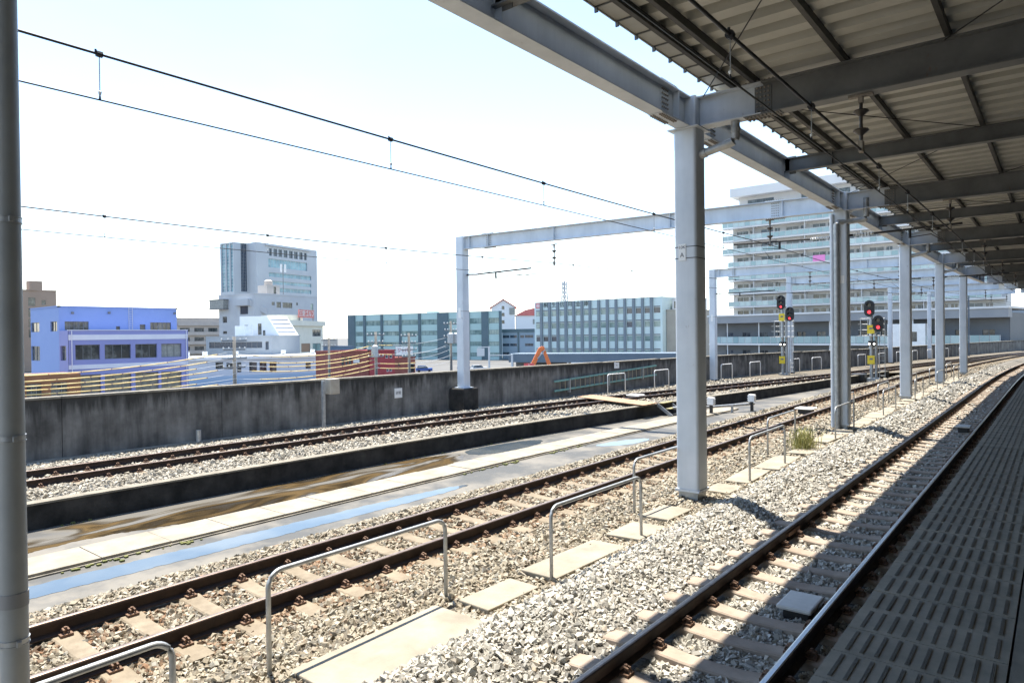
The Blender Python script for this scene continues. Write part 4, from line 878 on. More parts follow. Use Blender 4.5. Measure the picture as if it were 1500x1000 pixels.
# --- grey mid building with outside stair
GM = mat('mid_grey_wall', (.40,.42,.45), (.45,.47,.49), .3, .8); Gp = [(-206.7,109.9),(-188.8,111.4),(-193.6,137.1),(-212,136)]
t_ = building('grey_block', 'pale grey block with outside stair in front of the tower', 'building', Gp, 15.9, GM, {0: [(1.9,4.2,7.5,9.4,2),(2.0,4.1,4.0,4.9,2),(11.0,15.0,9.9,12.4,1,GLASSN)], 1: [(6.8,8.0,12.7,13.75,1),(8.7,10.5,12.0,13.8,2),(11.2,15.2,12.0,13.7,4),(16.9,17.6,13.0,13.9,1),(23.2,24.4,9.6,13.7,1,GLASST)]}, parapet=.3)
f = Face(Gp[0], Gp[1]); q = MB(); slab(q, f, 9.5, 16.5, 12.5, 14.4, .02, 1.2); obj('stair_landing', q, GM, t_)
f1 = Face(Gp[1], Gp[2]); q = MB(); a = f.P(16.5, 13.4, .6); c = f1.P(4.2, 10.6, .6); d = c-a; up_ = Vector((0,0,.95)); sd = Vector((d.y,-d.x,0)).normalized()*.3; q.ob((a+c)/2, d/2, sd, up_); obj('stair_flight', q, GM, t_)
q = MB(); slab(q, f, -2.6, 5.2, 11.7, 12.0, .02, 1.8); slab(q, f, -2.6, 5.2, 14.5, 14.8, .02, 1.8); o = obj('bay_window', q, FRAME, t_); q = MB(); slab(q, f, -2.4, 5.0, 12.0, 14.5, .02, 1.7); obj('pane', q, CURT, o)
for x, y, h in ((-192,118,2.6),(-193,124,3.2)):
    pass
t_ = building('rooftop_hut', 'small white plant hut with water tank on the grey block roof', 'building', [(-196,117),(-191.5,117.5),(-192.5,122.5),(-197,122)], 19.0, BEI, {1: [(2.6,3.6,16.4,18.6,1)]}, z0=16.2); obj('water_tank', MB().tube([(-194.2,119.6,19.0),(-194.2,119.6,20.4),(-194.2,119.6,20.9)], [1.2,1.3,.6], 14), BEI, t_)
t_ = thing('antenna_mast', 'thin antenna mast with white panels on the grey block roof', 'antenna', (-193.2,124.2,16)); obj('pole', MB().tube([(-193.2,124.2,16),(-193.2,124.2,26)], .12, 6), FRAME, t_)
for dy in (-.7,.7): obj('antenna_panel', MB().box(-193.2,-192.9,124.2+dy-.3,124.2+dy+.3,23.5,26), WHITE, t_)
# --- grey shed, white slanted hall, cream building
SG = mat('shed_grey_blue', (.24,.275,.31), (.275,.31,.345), .3, .7)
building('blue_grey_annex', 'low blue-grey building with one long strip window', 'building', [(-146.4,74.8),(-131.5,81.6),(-136,91.5),(-151,84.7)], 3.0, SG, {0: [(.75,14.0,.5,1.85,10),(14.8,15.6,.1,1.9,1)]}, parapet=.15, pane=GLASSN)
f = Face((-149.5,84.5),(-139.0,89.2)); WHT = mat('white_wall', (.66,.69,.72), (.72,.74,.76), .4, .7)
t_ = thing('white_hall', 'white building with a steep sloping glazed end behind the annex', 'building', tuple(f.P(5,G0)))
def extr(q, f, poly, o0, o1):
    n = len(poly); V = [f.P(u,z,o1) for u,z in poly]+[f.P(u,z,o0) for u,z in poly]; q.add(V, [tuple(range(n)), tuple(range(n,2*n))[::-1]]+[(i,n+i,n+(i+1)%n,(i+1)%n) for i in range(n)])
q = MB(); extr(q, f, [(0,G0),(10.6,G0),(10.6,3.0),(7.3,7.7),(0,7.7)], -8, 0); obj('wall', q, WHT, t_)
q = MB(); slab(q, f, 4.9,5.8,3.4,6.0,.0,.05); obj('window', q, GLASS, t_); q = MB(); slab(q, f, 1.3,2.2,4.3,5.7,.0,.05); obj('window', q, CURT, t_); q = MB(); slab(q, f, 6.2,6.8,3.2,4.4,.0,.05); obj('door', q, GLASS, t_)
for k in range(4):
    a = .15+k*.2; q = MB(); A = Vector((7.3+3.3*a, 7.7-4.7*a)); B = Vector((7.3+3.3*(a+.03), 7.7-4.7*(a+.03))); q.ob(f.P((A.x+B.x)/2+.03,(A.y+B.y)/2+.03,-3.9), f.d*.06, f.n*3.6, Vector((0,0,.06))); obj('roof_bar', q, FRAME, t_)
building('white_box_hut', 'small plain white rooftop box on the blue-grey annex', 'building', [(-144.5,80.5),(-142,81.5),(-143,84),(-145.5,83)], 5.4, WHT, {}, z0=3.15)
CRM = mat('cream_wall', (.60,.59,.50), (.66,.65,.56), .4, .8); Cp = [(-152.4,93.1),(-144.9,91.4),(-155.8,112.1),(-166,110)]
t_ = building('cream_building', 'cream building with square shop windows and a red roof sign', 'building', Cp, 5.9, CRM, {1: [(.5,1.9,3.3,4.6,1),(17.4,22.1,2.9,4.7,3),(.45,4.9,-1.0,1.25,3,GLASST),(5.9,10.4,-1.0,1.2,1,GLASST),(11.4,16.1,-1.1,1.1,1,BRN),(17.4,22,-1.2,1.05,2,GLASST),(5.9,10.5,-4.8,-2.8,3,GLASST)]}, rev=.15)
q = MB(); 
for i in range(4): f = Face(Cp[i], Cp[(i+1)%4]); slab(q, f, -.5, f.L+.5, 5.6, 6.9, -.3, .5)
obj('cornice', q, CRM, t_)
f = Face(Cp[1], Cp[2]); c = f.P(11, 7.4, -5); q = MB(); V = [(c.x+5*math.cos(R(a)), c.y+5*math.sin(R(a))) for a in range(0,360,15)]; q.prism(V, 6.0, 8.3); obj('roof_drum', q, CRM, t_)
sg = thing('roof_sign', 'red and white sign board on the roof of the cream building', 'sign', tuple(f.P(14,7.9,.2))); q = MB(); slab(q, f, 9.9, 17.9, 7.7, 9.7, .1, .3); obj('board', q, mat('sign_red', (.55,.17,.15), rough=.5), sg)
text_mesh('三愛ゴルフ', 1.62, WHITE, sg, f.P(13.9, 8.65, .34), (f.d.x, f.d.y), 'sign_lettering', .02); q = MB(); slab(q, f, 10.2,10.4,6.9,7.7,.1,.3); slab(q, f, 17.4,17.6,6.9,7.7,.1,.3); obj('sign_leg', q, FRAME, sg)
# --- long low white building
WL = mat('white_low_wall', (.56,.60,.66), (.64,.67,.71), .5, .75); Wp = [(-129.6,60),(-121,92),(-131,94.7),(-139.6,62.7)]
t_ = building('long_white_building', 'long low white building with a bright flat roof behind the yellow cables', 'building', Wp, -1.55, WL, {0: [(7.3,8.7,-3.3,-1.95,2),(9.3,10.6,-3.4,-2.1,2),(11.3,12.1,-4.1,-2.1,1),(13.6,15.1,-4.1,-2.1,2),(15.6,17.0,-4.0,-2.1,2),(17.6,19.0,-4.3,-2.2,2),(25.0,26.1,-3.9,-2.6,2),(27.5,28.6,-4.0,-2.7,2),(29.9,31,-4.1,-2.7,2)]}, rev=.12)
f = Face(Wp[0], Wp[1]); q = MB(); slab(q, f, -.6, 33.6, -1.54, -.95, -10.2, .6); obj('roof', q, WHITE, t_); q = MB(); slab(q, f, 0, 33, -6.4, -4.7, .003, .05); obj('blue_base', q, mat('pale_blue', (.40,.53,.66), rough=.7), t_)
building('navy_block', 'small navy-blue block right of the cream building', 'building', [(-190,130),(-186,146),(-196,148),(-200,132)], -.6, mat('navy_wall', (.10,.15,.22), (.13,.18,.25), .4, .8), {0: [(2,3.2,-3,-1.8),(5,6.2,-3,-1.8),(8,9.2,-3,-1.8)]}, parapet=.2)
# --- red brick shops
RBK = mat('red_wall', (.30,.045,.05), (.36,.065,.07), 1.2, .8); RBN = mat('brown_red_wall', (.22,.07,.055), (.28,.10,.075), 1.5, .85)
fR = Face((-97,73.4),(-96,90)); PR = lambda u, o=0: (fR.P(u,0,o).x, fR.P(u,0,o).y)
building('brown_brick_shop', 'brown-red shop with striped shutters left of the red shop', 'shop', [PR(0),PR(5.75),PR(5.75,-8),PR(0,-8)], 0.05, RBN, {0: [(.1,.7,-2.2,-.75,1),(.9,1.4,-2.2,-.75,1),(1.55,2.2,-2.2,-.75,1),(2.5,4.0,-2.0,-1.25,1,WHITE)]}, parapet=.15)
t_ = building('red_shop', 'bright red shop with small white-framed windows behind the utility pole', 'shop', [PR(5.85,.2),PR(11.5,.2),PR(11.5,-7.8),PR(5.85,-7.8)], .1, RBK, {0: [(3.5,4.1,-1.33,-.77,1),(4.45,5.05,-1.33,-.77,1),(3.7,4.2,-3.8,-3.25,1),(4.4,4.95,-3.8,-3.25,1)]}, frame=WHITE, rev=.08, parapet=.1)
building('low_red_shop', 'low brick-red shop with a dark doorway at the right', 'shop', [PR(11.62),PR(16.5),PR(16.5,-7),PR(11.62,-7)], -1.4, RBN, {0: [(.8,1.25,-2.9,-2.25,1),(3.7,4.7,-4.2,-2.5,1,BLACK)]}, parapet=.12)
sg = thing('billboard', 'white rooftop billboard with dark red lettering on the low red shop', 'sign', tuple(fR.P(13.5,-1.2,.3))); q = MB(); slab(q, fR, 11.7, 15.6, -.85, .75, .25, .4); obj('board', q, WHITE, sg); text_mesh('ジャパン', .85, mat('sign_maroon', (.40,.06,.16), rough=.6), sg, fR.P(13.65, .0, .43), (fR.d.x, fR.d.y), 'sign_lettering', .02); q = MB(); slab(q, fR, 12.2,12.35,-1.3,-.85,.25,.35); slab(q, fR, 15,15.15,-1.3,-.85,.25,.35); obj('sign_leg', q, FRAME, sg)
# --- teal office
TE = mat('teal_panel', (.36,.51,.50), (.41,.56,.545), .1, .6); TED = mat('teal_dark', (.075,.125,.15), (.10,.15,.175), .2, .6)
tp = [(-229.4,177.5),(-159.5,192.6),(-177.5,211.5),(-250,196)]; ST = [(0,3.7),(8.0,9.15),(16.7,17.75),(25.75,26.75),(34.85,36),(43.7,48.6),(57.2,57.9),(63.1,65.95),(70.5,71.45)]
wn = []
for k in range(len(ST)-1):
    for z0, z1 in ((7.0,9.0),(2.9,4.6),(-1.3,.3),(-5.3,-3.8)): wn.append((ST[k][1]+.15, ST[k+1][0]-.15, z0, z1, 4))
t_ = building('teal_office', 'long pale teal office block with dark vertical piers', 'building', tp, 11.4, TE, {0: wn}, pane=GLASST, frame=TED, rev=.15, parapet=.15)
f = Face(tp[0], tp[1])
for a, c in ST: q = MB(); slab(q, f, a, min(c,f.L+.1), G0, 11.5, .01, .4); obj('pier', q, TED, t_)
obj('roof_unit', MB().box(-196,-192,190,193,11.4,12.5), FRAMEL, t_)
DS = mat('slate_blue_wall', (.24,.32,.40), (.28,.36,.44), .2, .7)
t_ = building('slate_office', 'small slate-blue office with dark strip windows beside the bank', 'building', [(-163,197),(-150,200),(-152,210),(-165,207)], 4.6, DS, {0: [(.1,2.9,1.5,2.55,2),(3.2,6,1.5,2.55,2),(7.4,9.0,1.5,2.5,1),(9.3,12.7,1.5,2.55,3),(.1,2.9,-1.55,-.55,2),(3.2,6,-1.55,-.55,2),(9.3,12.7,-1.55,-.55,3),(.1,2.9,-4.7,-3.8,2),(9.3,12.7,-4.7,-3.8,3)]}, pane=GLASSN, rev=.12)
f = Face((-163,197),(-150,200)); q = MB(); slab(q, f, 6.4, 7.0, G0, 4.6, .01, .3); slab(q, f, -.1, f.L+.1, 3.6, 4.8, .01, .35); obj('pier', q, TED, t_)
# --- bank
BK = mat('bank_panel', (.52,.64,.635), (.58,.69,.68), .15, .55); BKD = mat('bank_pier', (.165,.205,.235), (.19,.23,.26), .3, .6)
bp = [(-130.8,174.3),(-86.4,174.4),(-86.1,190),(-130.8,190)]; BS = [(2.41,3.31),(5.57,6.49),(8.7,9.57),(11.7,12.63),(14.65,15.49),(17.62,18.45),(20.5,21.28),(23.55,24.34),(26.46,27.24),(29.43,30.16),(32.31,33.06),(35.17,35.97),(38.0,38.73),(40.76,41.63)]
edg = [(0,.5)]+BS+[(43.9,44.4)]; wn = []
for k in range(len(edg)-1):
    for j, (z0, z1) in enumerate(((8.3,9.9),(4.4,6.1),(.4,2.0),(-3.4,-2.1))):
        dk = (j == 0 and k >= 11) or (j == 1 and k == 11) or (j == 2 and k < 3); wn.append((edg[k][1]+.12, edg[k+1][0]-.12, z0, z1, 1, GLASSN if dk else GLASST))
t_ = building('bank_building', 'pale blue bank office with dark vertical piers and black lettering', 'building', bp, 12.75, BK, {0: wn}, frame=FRAMEL, rev=.12, parapet=.1)
f = Face(bp[0], bp[1])
for a, c in BS: q = MB(); slab(q, f, a, c, G0, 12.8, .01, .45); obj('pier', q, BKD, t_)
for k in range(len(edg)-1):
    for j, zt in enumerate((9.95,6.2,2.1,-2.0)): q = MB(); slab(q, f, edg[k][1]+.15, edg[k+1][0]-.15, zt+.05, zt+.36, .005, .05); obj('transom_vent', q, FRAME if (k+j) % 3 else BKD, t_)
for k, ch in enumerate('桐生信用金庫'): u = (edg[k+1][1]+edg[k+2][0])/2; text_mesh(ch, 1.75, BLACK, t_, f.P(u, 11.75, .06), (f.d.x, f.d.y), 'sign_lettering', .03)
q = MB(); u = 1.45
RDS = mat('emblem_red', (.62,.08,.10), rough=.5)
slab(q, f, u-.85,u+.85,10.95,11.15,.02,.09); slab(q, f, u-.85,u+.85,12.35,12.55,.02,.09); slab(q, f, u-.85,u-.65,11.15,12.35,.02,.09); slab(q, f, u+.65,u+.85,11.15,12.35,.02,.09); obj('emblem', q, RDS, t_)
q = MB(); slab(q, f, u-.64,u+.64,11.16,12.34,.02,.07); obj('emblem_field', q, mat('emblem_pink', (.72,.52,.52), rough=.5), t_)
building('tan_annex', 'tan concrete side block right of the bank', 'building', [(-86.2,176.5),(-79,178.5),(-79,192),(-86,192)], 9.0, mat('tan_wall', (.33,.31,.27), (.38,.36,.31), .3, .85), {}, parapet=.2)
building('annex_penthouse', 'pale rooftop storey with windows on the tan side block', 'building', [(-85.6,179),(-80,180.4),(-80,190),(-85.6,190)], 12.4, FRAMEL, {0: [(.5,1.7,9.6,11.6,1),(2.2,3.4,9.6,11.6,1),(3.9,5.1,9.6,11.6,1)]}, z0=9.2, parapet=.15)
# --- navy deck building in front
DK = mat('deck_slate', (.10,.14,.18), (.125,.165,.205), .3, .6)
f = Face((-94.6,116.4),(-60,130.5)); t_ = thing('deck_building', 'low dark slate building with a long plain fascia before the bank', 'building', tuple(f.P(17,G0)))
q = MB(); slab(q, f, 0, 37, -3.35, -1.5, -9, 0); obj('fascia', q, DK, t_); q = MB(); slab(q, f, 14, 36.5, -3.62, -3.36, -8.8, .25); obj('white_soffit', q, WHITE, t_); q = MB(); slab(q, f, 14, 37, G0, -3.63, -8.5, -1.2); obj('glazed_wall', q, GLASST, t_); q = MB()
for u in np.arange(14, 37, 1.6): slab(q, f, u, u+.1, G0, -3.63, -1.19, -1.1)
obj('mullions', q, FRAMEL, t_, kind='stuff'); q = MB(); slab(q, f, .5, 13.5, G0, -3.36, -8.5, -4); obj('back_wall', q, FRAME, t_)
for u in (.6,4.8,9,13): q = MB(); slab(q, f, u, u+.35, G0, -3.36, -.6, -.2); obj('column', q, FRAMEL, t_)
# --- white chateau with red roof
WC = mat('chateau_white', (.68,.69,.71), rough=.8); RR = mat('roof_red', (.50,.13,.12), (.58,.18,.16), .6, .7)
f = Face((-207.9,243.6),(-199.5,250.6)); t_ = thing('white_gabled_building', 'white gabled building with red roofs behind the teal office', 'building', tuple(f.P(5,G0)))
q = MB(); extr(q, f, [(0,G0),(f.L,G0),(f.L,15.6),(f.L/2,19.0),(0,15.6)], -14, 0); obj('wall', q, WC, t_)
q = MB()
for sg_ in (-1,1):
    a = f.P(f.L/2, 19.35, -6.7); e = f.P(f.L/2+sg_*(f.L/2+.9), 15.3, -6.7); d = e-a; q.ob((a+e)/2, d/2, f.n*7.6, d.cross(f.n).normalized()*.18)
obj('roof', q, RR, t_)
for u, z in ((f.L/2-.7,14.6),(f.L/2-.7,11.4),(f.L/2-.7,8)): q = MB(); slab(q, f, u, u+1.2, z, z+1.6, 0, .08); obj('window', q, GLASS, t_)
q = MB(); slab(q, f, 8.3, 11, 12.2, 15.3, .02, .3); obj('glazed_bay', q, CURT, t_)
f2 = Face((-199.4,251),(-186,262)); q = MB(); slab(q, f2, .1, 17, G0, 11.6, -12, 0); obj('wing_wall', q, WC, t_); q = MB(); extr(q, f2, [(-.5,11.62),(17.5,11.62),(13,14.2),(9,15.2),(4.5,14.2)], -12, .5); obj('wing_roof', q, RR, t_)
q = MB(); slab(q, f2, 8, 17, 7.6, 9.9, 0, .1); obj('window', q, CURT, t_); q = MB(); slab(q, f2, 9, 17, 3.8, 6.6, 0, .1); obj('window', q, GLASSB, t_)
# --- lattice tower
t_ = thing('lattice_tower', 'faint distant lattice radio tower above the bank roof', 'tower', (-283.2,414.3,G0)); q = MB()
for a in range(4):
    an = R(45+90*a); q.tube([(-283.2+4*math.cos(an),414.3+4*math.sin(an),G0),(-283.2+1.6*math.cos(an),414.3+1.6*math.sin(an),41.5)], .42, 4)
obj('tower_leg', q, TG, t_, kind='stuff'); q = MB()
for k in range(16):
    z = G0+3*k; rr = 4-2.4*(3*k)/48; pts = [(-283.2+rr*math.cos(R(45+90*a)), 414.3+rr*math.sin(R(45+90*a)), z) for a in range(4)]
    for a in range(4): q.bar(pts[a], pts[(a+1)%4], .5, .5); p2 = pts[(a+1)%4]; q.bar(pts[a], (p2[0],p2[1],z+3), .32, .32)
obj('tower_bracing', q, TG, t_, kind='stuff')
# --- apartment tower and podium on the right
AP = mat('apartment_wall', (.50,.49,.47), (.55,.54,.52), .15, .8); APW = mat('apartment_slab', (.62,.62,.61), (.68,.68,.67), .2, .8)
t_ = thing('apartment_tower', 'tall white apartment tower with rows of pale green glass balconies', 'building', (-36, 164, G0)); f = Face((-60,158),(-8,158))
floors = [24.95-3.06*k-1.1 for k in range(-2, 9)]; q = MB(); wr = []
for z in floors[1:]:
    u = 1.0
    while u < 49: wr.append((u, u+2.6, z+.25, z+2.2)); wr.append((u+3.1, u+4.2, z+.25, z+2.2)); u += 5.6
holed(q, f, G0, 31.2, wr, .2); q.box(-60,-8,158.25,176,G0,31.2); obj('wall', q, AP, t_)
for k, (a, c, z0, z1) in enumerate(wr):
    q = MB(); slab(q, f, a, c, z0, z0+.06, -.2, -.14); slab(q, f, a, c, z1-.06, z1, -.2, -.14); slab(q, f, (a+c)/2-.04, (a+c)/2+.04, z0+.06, z1-.06, -.2, -.14); w_ = obj('window', q, FRAMEL, t_); q = MB(); slab(q, f, a+.01, c-.01, z0+.01, z1-.01, -.23, -.185); obj('pane', q, (GLASS, CURT, GLASSN)[k*7 % 3], w_)
for k, z in enumerate(floors[1:]):
    u0 = -1.9 if k not in (3,4,5,6) else -.6; q = MB(); slab(q, f, u0, 52, z-.28, z, .005, 1.7); o = obj('balcony', q, APW, t_)
    q = MB(); slab(q, f, u0, 52, z+1.12, z+1.2, 1.58, 1.68); slab(q, f, u0, 52, z+.06, z+.12, 1.58, 1.68)
    u = u0
    while u < 52: slab(q, f, u, u+.05, z, z+1.12, 1.6, 1.66); u += 1.3
    obj('balcony_frame', q, APW, o); q = MB(); u = u0
    while u < 51: slab(q, f, u+.07, u+1.27, z+.13, z+1.11, 1.61, 1.64); u += 1.3
    obj('balcony_glass', q, BALG, o)
    q = MB()
    for u in (5.2, 16.4, 27.6, 38.8): slab(q, f, u, u+.1, z, z+2.75, .2, 1.55)
    obj('balcony_divider', q, APW, o)
pt = building('apartment_penthouse', 'set-back top storey of the white apartment tower', 'building', [(-59,159.5),(-8,159.5),(-8,174),(-59,174)], 34.2, AP, {0: [(2,8,31.7,33.4,3),(14,18,31.7,33.4,2),(20,24,31.7,33.4,2),(30,36,31.7,33.4,3)]}, z0=31.25)
q = MB().box(-60.5,-7,157.6,176,34.22,36.2); obj('roof_band', q, APW, pt); q = MB(); slab(q, Face((-60,158),(-8,158)), -2, 40, 31.25, 31.5, -1.4, 1.2); obj('roof_slab', q, APW, pt)
lf = Face((-60,158),(-8,158)); sp = thing('hung_blanket', 'pink blanket hung over an apartment balcony rail', 'blanket', tuple(lf.P(19.5,17.9,1.7))); q = MB(); slab(q, lf, 18.2, 20.7, 17.7, 19.05, 1.7, 1.76); obj('cloth', q, mat('pink_cloth', (.72,.25,.52), rough=.9), sp)
PD = mat('podium_grey', (.115,.125,.135), (.14,.15,.16), .2, .7); PDS = mat('podium_slab', (.24,.25,.265), (.28,.29,.30), .2, .7)
pd = thing('podium_building', 'long dark grey low building with glass balcony strip below the apartment tower', 'building', (-28,123,G0)); f = Face((-51.1,125.7),(-5.6,118.7))
q = MB(); wr = []
for u in np.arange(2, 44, 3.4): wr += [(float(u), float(u)+1.5, .62, 2.6), (float(u), float(u)+1.5, -2.9, -.6)]
holed(q, f, G0, 5.0, wr, .2); slab(q, f, 0, f.L, G0, 5.0, -14, -.25); obj('wall', q, PD, pd)
for a, c, z0, z1 in wr:
    q = MB(); slab(q, f, a, c, z1-.06, z1, -.2, -.14); slab(q, f, (a+c)/2-.04, (a+c)/2+.04, z0, z1-.06, -.2, -.14); w_ = obj('window', q, FRAME, pd); q = MB(); slab(q, f, a+.01, c-.01, z0+.01, z1-.01, -.23, -.185); obj('pane', q, GLASS, w_)
q = MB(); slab(q, f, -.4, f.L+.3, 4.3, 5.55, .005, 2.2); obj('roof_fascia', q, PDS, pd); q = MB(); slab(q, f, -.5, f.L+.4, 5.56, 5.85, -14, 2.35); obj('roof_edge', q, APW, pd)
for z in (.6, -2.9):
    q = MB(); slab(q, f, -.4, f.L, z-.3, z, .005, 2.0); o = obj('balcony', q, APW, pd); q = MB(); u = -.3
    while u < f.L-1.2: slab(q, f, u+.05, u+1.15, z+.06, z+1.2, 1.9, 1.93); u += 1.2
    obj('balcony_glass', q, BALG, o); q = MB(); u = -.3
    while u < f.L: slab(q, f, u, u+.05, z, z+1.22, 1.9, 1.96); u += 1.2
    obj('balcony_frame', q, APW, o)
for u in np.arange(3.2, 45, 6.2): q = MB(); slab(q, f, float(u), float(u)+.14, G0, 4.3, 1.6, 1.74); obj('post', q, APW, pd)
building('white_stair_block', 'small white block with one window in front of the podium building', 'building', [(f.P(31,0,2.6).x,f.P(31,0,2.6).y),(f.P(36.2,0,2.6).x,f.P(36.2,0,2.6).y),(f.P(36.2,0,.2).x,f.P(36.2,0,.2).y),(f.P(31,0,.2).x,f.P(31,0,.2).y)], 3.6, WHITE, {0: [(3.3,4.1,.9,2.4,1)]})
# --- far low roofs to fill the horizon
far_ = [(-330,70,26,-1,3),(-300,120,22,-2,5),(-420,260,40,-1,6),(-380,300,30,0,4),(-330,330,34,1,3),(-140,330,26,3,4),(-120,300,24,-1,6),(-100,260,18,2,2),(-60,240,20,1,3),(-28,250,18,4,2),(-14,300,22,7,4),(2,260,14,5,1),(14,320,20,6,3)]
cl = [('cream',(.50,.48,.43)),('grey',(.36,.38,.40)),('white',(.62,.63,.64)),('tan',(.40,.34,.28)),('slate',(.24,.28,.32)),('pale blue',(.42,.48,.54)),('beige',(.46,.42,.37))]
for k, (x, y, wd, h, c) in enumerate(far_):
    cn, cc = cl[c % 7]
    building('distant_building', 'distant %s low building on the horizon, %s from the left' % (cn, ORD[k].replace('nearest','first')), 'building', [(x,y),(x+wd*.7,y+wd*.2),(x+wd*.5,y+wd),(x-wd*.2,y+wd*.8)], h+2.2, mat('far_'+cn.replace(' ','_'), cc, rough=.85), {0: [(1+2.6*j,2.4+2.6*j,h-.8,h+.6,1) for j in range(int(wd*.7/2.8))]}, parapet=.2)
# --- utility poles and yellow-sleeved cables
PCON = mat('pole_concrete', (.11,.108,.10), (.16,.158,.15), 2, .9); TRF = mat('transformer_grey', (.45,.46,.45), rough=.6)
UP = [(-40.2,8.5,2.4),(-39.6,22.0,2.75),(-41.0,34.3,3.0),(-41.2,37.9,2.9),(-41.4,43.0,3.9),(-54,39.5,2.6)]
UL = ['utility pole behind the foreground pipe at far left','utility pole with many crossarms in front of the long white building','utility pole with a grey transformer in front of the red shop','utility pole in front of the white billboard','utility pole with transformers beside the nearest portal leg','thin utility pole in front of the cream building']
for k, (x, y, zt) in enumerate(UP):
    t_ = thing('utility_pole', UL[k], 'utility pole', (x, y, G0), 'utility poles along the street'); obj('pole', MB().tube([(x,y,G0),(x,y,zt)], [.15,.095], 10), PCON, t_, smooth=True)
    for j in range(4 if k != 5 else 2):
        z = zt-.25-j*.55; w_ = .8-.1*(j % 2); o = obj('crossarm', MB().box(x-.05,x+.05,y-w_,y+w_,z-.04,z+.04), FRAME, t_)
        for s in (-1,-.5,.5,1): obj('insulator', MB().tube([(x,y+s*w_,z+.04),(x,y+s*w_,z+.10),(x,y+s*w_,z+.17)], [.03,.06,.03], 6), PORC, o)
    if k in (2, 4):
        for dy in (-.35,.35)[: 2 if k == 4 else 1]: obj('transformer', MB().tube([(x+.28,y+dy,zt-1.9),(x+.28,y+dy,zt-1.1),(x+.28,y+dy,zt-1.0)], [.26,.26,.15], 12), TRF, t_)
def cable(a, b, sag, sl, lab, yel=True):
    t_ = thing('power_cable', lab, 'cable', tuple(a), 'street cables with yellow sleeves' if yel else 'bare street cables'); a = Vector(a); b = Vector(b); N = 24
    pt = lambda u: a.lerp(b, u)+Vector((0,0,-sag*4*u*(1-u)))
    obj('cable_core', MB().tube([pt(i/N) for i in range(N+1)], .014, 5), FRAMEL, t_)
    if yel:
        u0, u1 = sl; L = (b-a).length; n = max(2, int((u1-u0)*L/1.45)); q = MB()
        for i in range(n):
            ua, ub = u0+(u1-u0)*i/n, u0+(u1-u0)*(i+.965)/n; q = MB().tube([pt(ua), pt((ua+ub)/2), pt(ub)], .03, 7); o = obj('yellow_sleeve', q, YELS, t_, smooth=True)
            obj('sleeve_tie', MB().tube([pt(ub-.03/L), pt(ub+.03/L)], .036, 6), BRN, o)
c1, c2, c3 = UP[0], UP[1], UP[2]
for k in range(7):
    za = [.98,.70,.48,.27,.1,-.06,-.2][k]; zb = [1.85,1.5,1.2,.85,.5,.2,-.05][k]
    cable((c1[0]+.3*(k%3), c1[1]-1, za), (c2[0]+.15*(k%3), c2[1], zb), .38-.02*k, (.03, .93-.05*(k%3)), 'yellow sleeved cable left of the crossarm pole, %s from the top' % ORD[k].replace('nearest','first'))
for k in range(6):
    za = [1.7,1.3,1.0,.7,.15,-.05][k]; zb = [2.05,1.55,1.35,.9,.6,.3][k]
    cable((c2[0]+.2*(k%3), c2[1], za), (c3[0]+.15*(k%3), c3[1], zb), .5-.03*k, (.1+.04*(k%3), .97), 'yellow sleeved cable between crossarm pole and transformer pole, %s from the top' % ORD[k].replace('nearest','first'))
for k in range(4):
    za = [2.0,1.3,.6,.25][k]; cable((c3[0], c3[1], za), (UP[4][0], UP[4][1], za+[.6,.5,.3,.2][k]), .28, (.04,.2) if k < 2 else (.05,.5), 'cable right of the transformer pole with a short yellow sleeve, %s from the top' % ORD[k].replace('nearest','first'))
for k in range(3): cable((UP[3][0],UP[3][1],1.2-.4*k), (UP[4][0],UP[4][1],2.0-.5*k), .2, None, 'bare pale cable rising to the pole beside the portal leg, %s from the top' % ORD[k].replace('nearest','first'), False)
# --- excavator behind the wall
OR = mat('excavator_orange', (.68,.16,.04), (.75,.20,.055), 2, .5); ex = thing('excavator', 'orange excavator arm raised above the parapet wall', 'excavator', (-67.5,86.5,G0)); d = Vector((.75,.66,0)).normalized(); n = Vector((d.y,-d.x,0))
def plate(q, pts, w_):
    m_ = len(pts); V = [p+n*w_/2 for p in pts]+[p-n*w_/2 for p in pts]; q.add(V, [tuple(range(m_)), tuple(range(m_,2*m_))[::-1]]+[(i,m_+i,m_+(i+1)%m_,(i+1)%m_) for i in range(m_)])
O = Vector((-65.2,88.7,0)); W = lambda a, z: O+d*a+Vector((0,0,z))
q = MB(); plate(q, [W(-2.6,-4.6),W(-2.0,-4.6),W(-1.15,-2.4),W(-.15,-.3),W(.3,.55),W(.05,.8),W(-.5,.5),W(-1.7,-1.9)], .45); obj('boom', q, OR, ex, bevel=.04)
q = MB(); plate(q, [W(-.1,.7),W(.35,.75),W(1.7,-2.6),W(2.1,-4.0),W(1.7,-4.1),W(.9,-2.3)], .35); obj('stick', q, OR, ex, bevel=.03)
q = MB(); plate(q, [W(1.6,-4.0),W(2.2,-4.0),W(2.5,-5.0),W(1.6,-5.4),W(1.2,-4.8)], .9); obj('bucket', q, FRAME, ex)
obj('ram', MB().tube([W(-.7,-1.2)+n*.3, W(.5,.2)+n*.3], .09, 8), GALV, ex)
c = O+d*-3.6; q = MB(); q.ob((c.x,c.y,-4.6), d*1.6, n*1.25, Vector((0,0,.75))); obj('body', q, OR, ex, bevel=.1); q = MB(); q.ob((c.x+d.x*.9,c.y+d.y*.9,-3.4), d*.6, n*.5, Vector((0,0,.6))); obj('cab', q, GLASS, ex)
for s in (-1,1): q = MB(); q.ob((c.x+n.x*s,c.y+n.y*s,-6.0), d*1.9, n*.3, Vector((0,0,.45))); obj('crawler', q, BLACK, ex, bevel=.2)
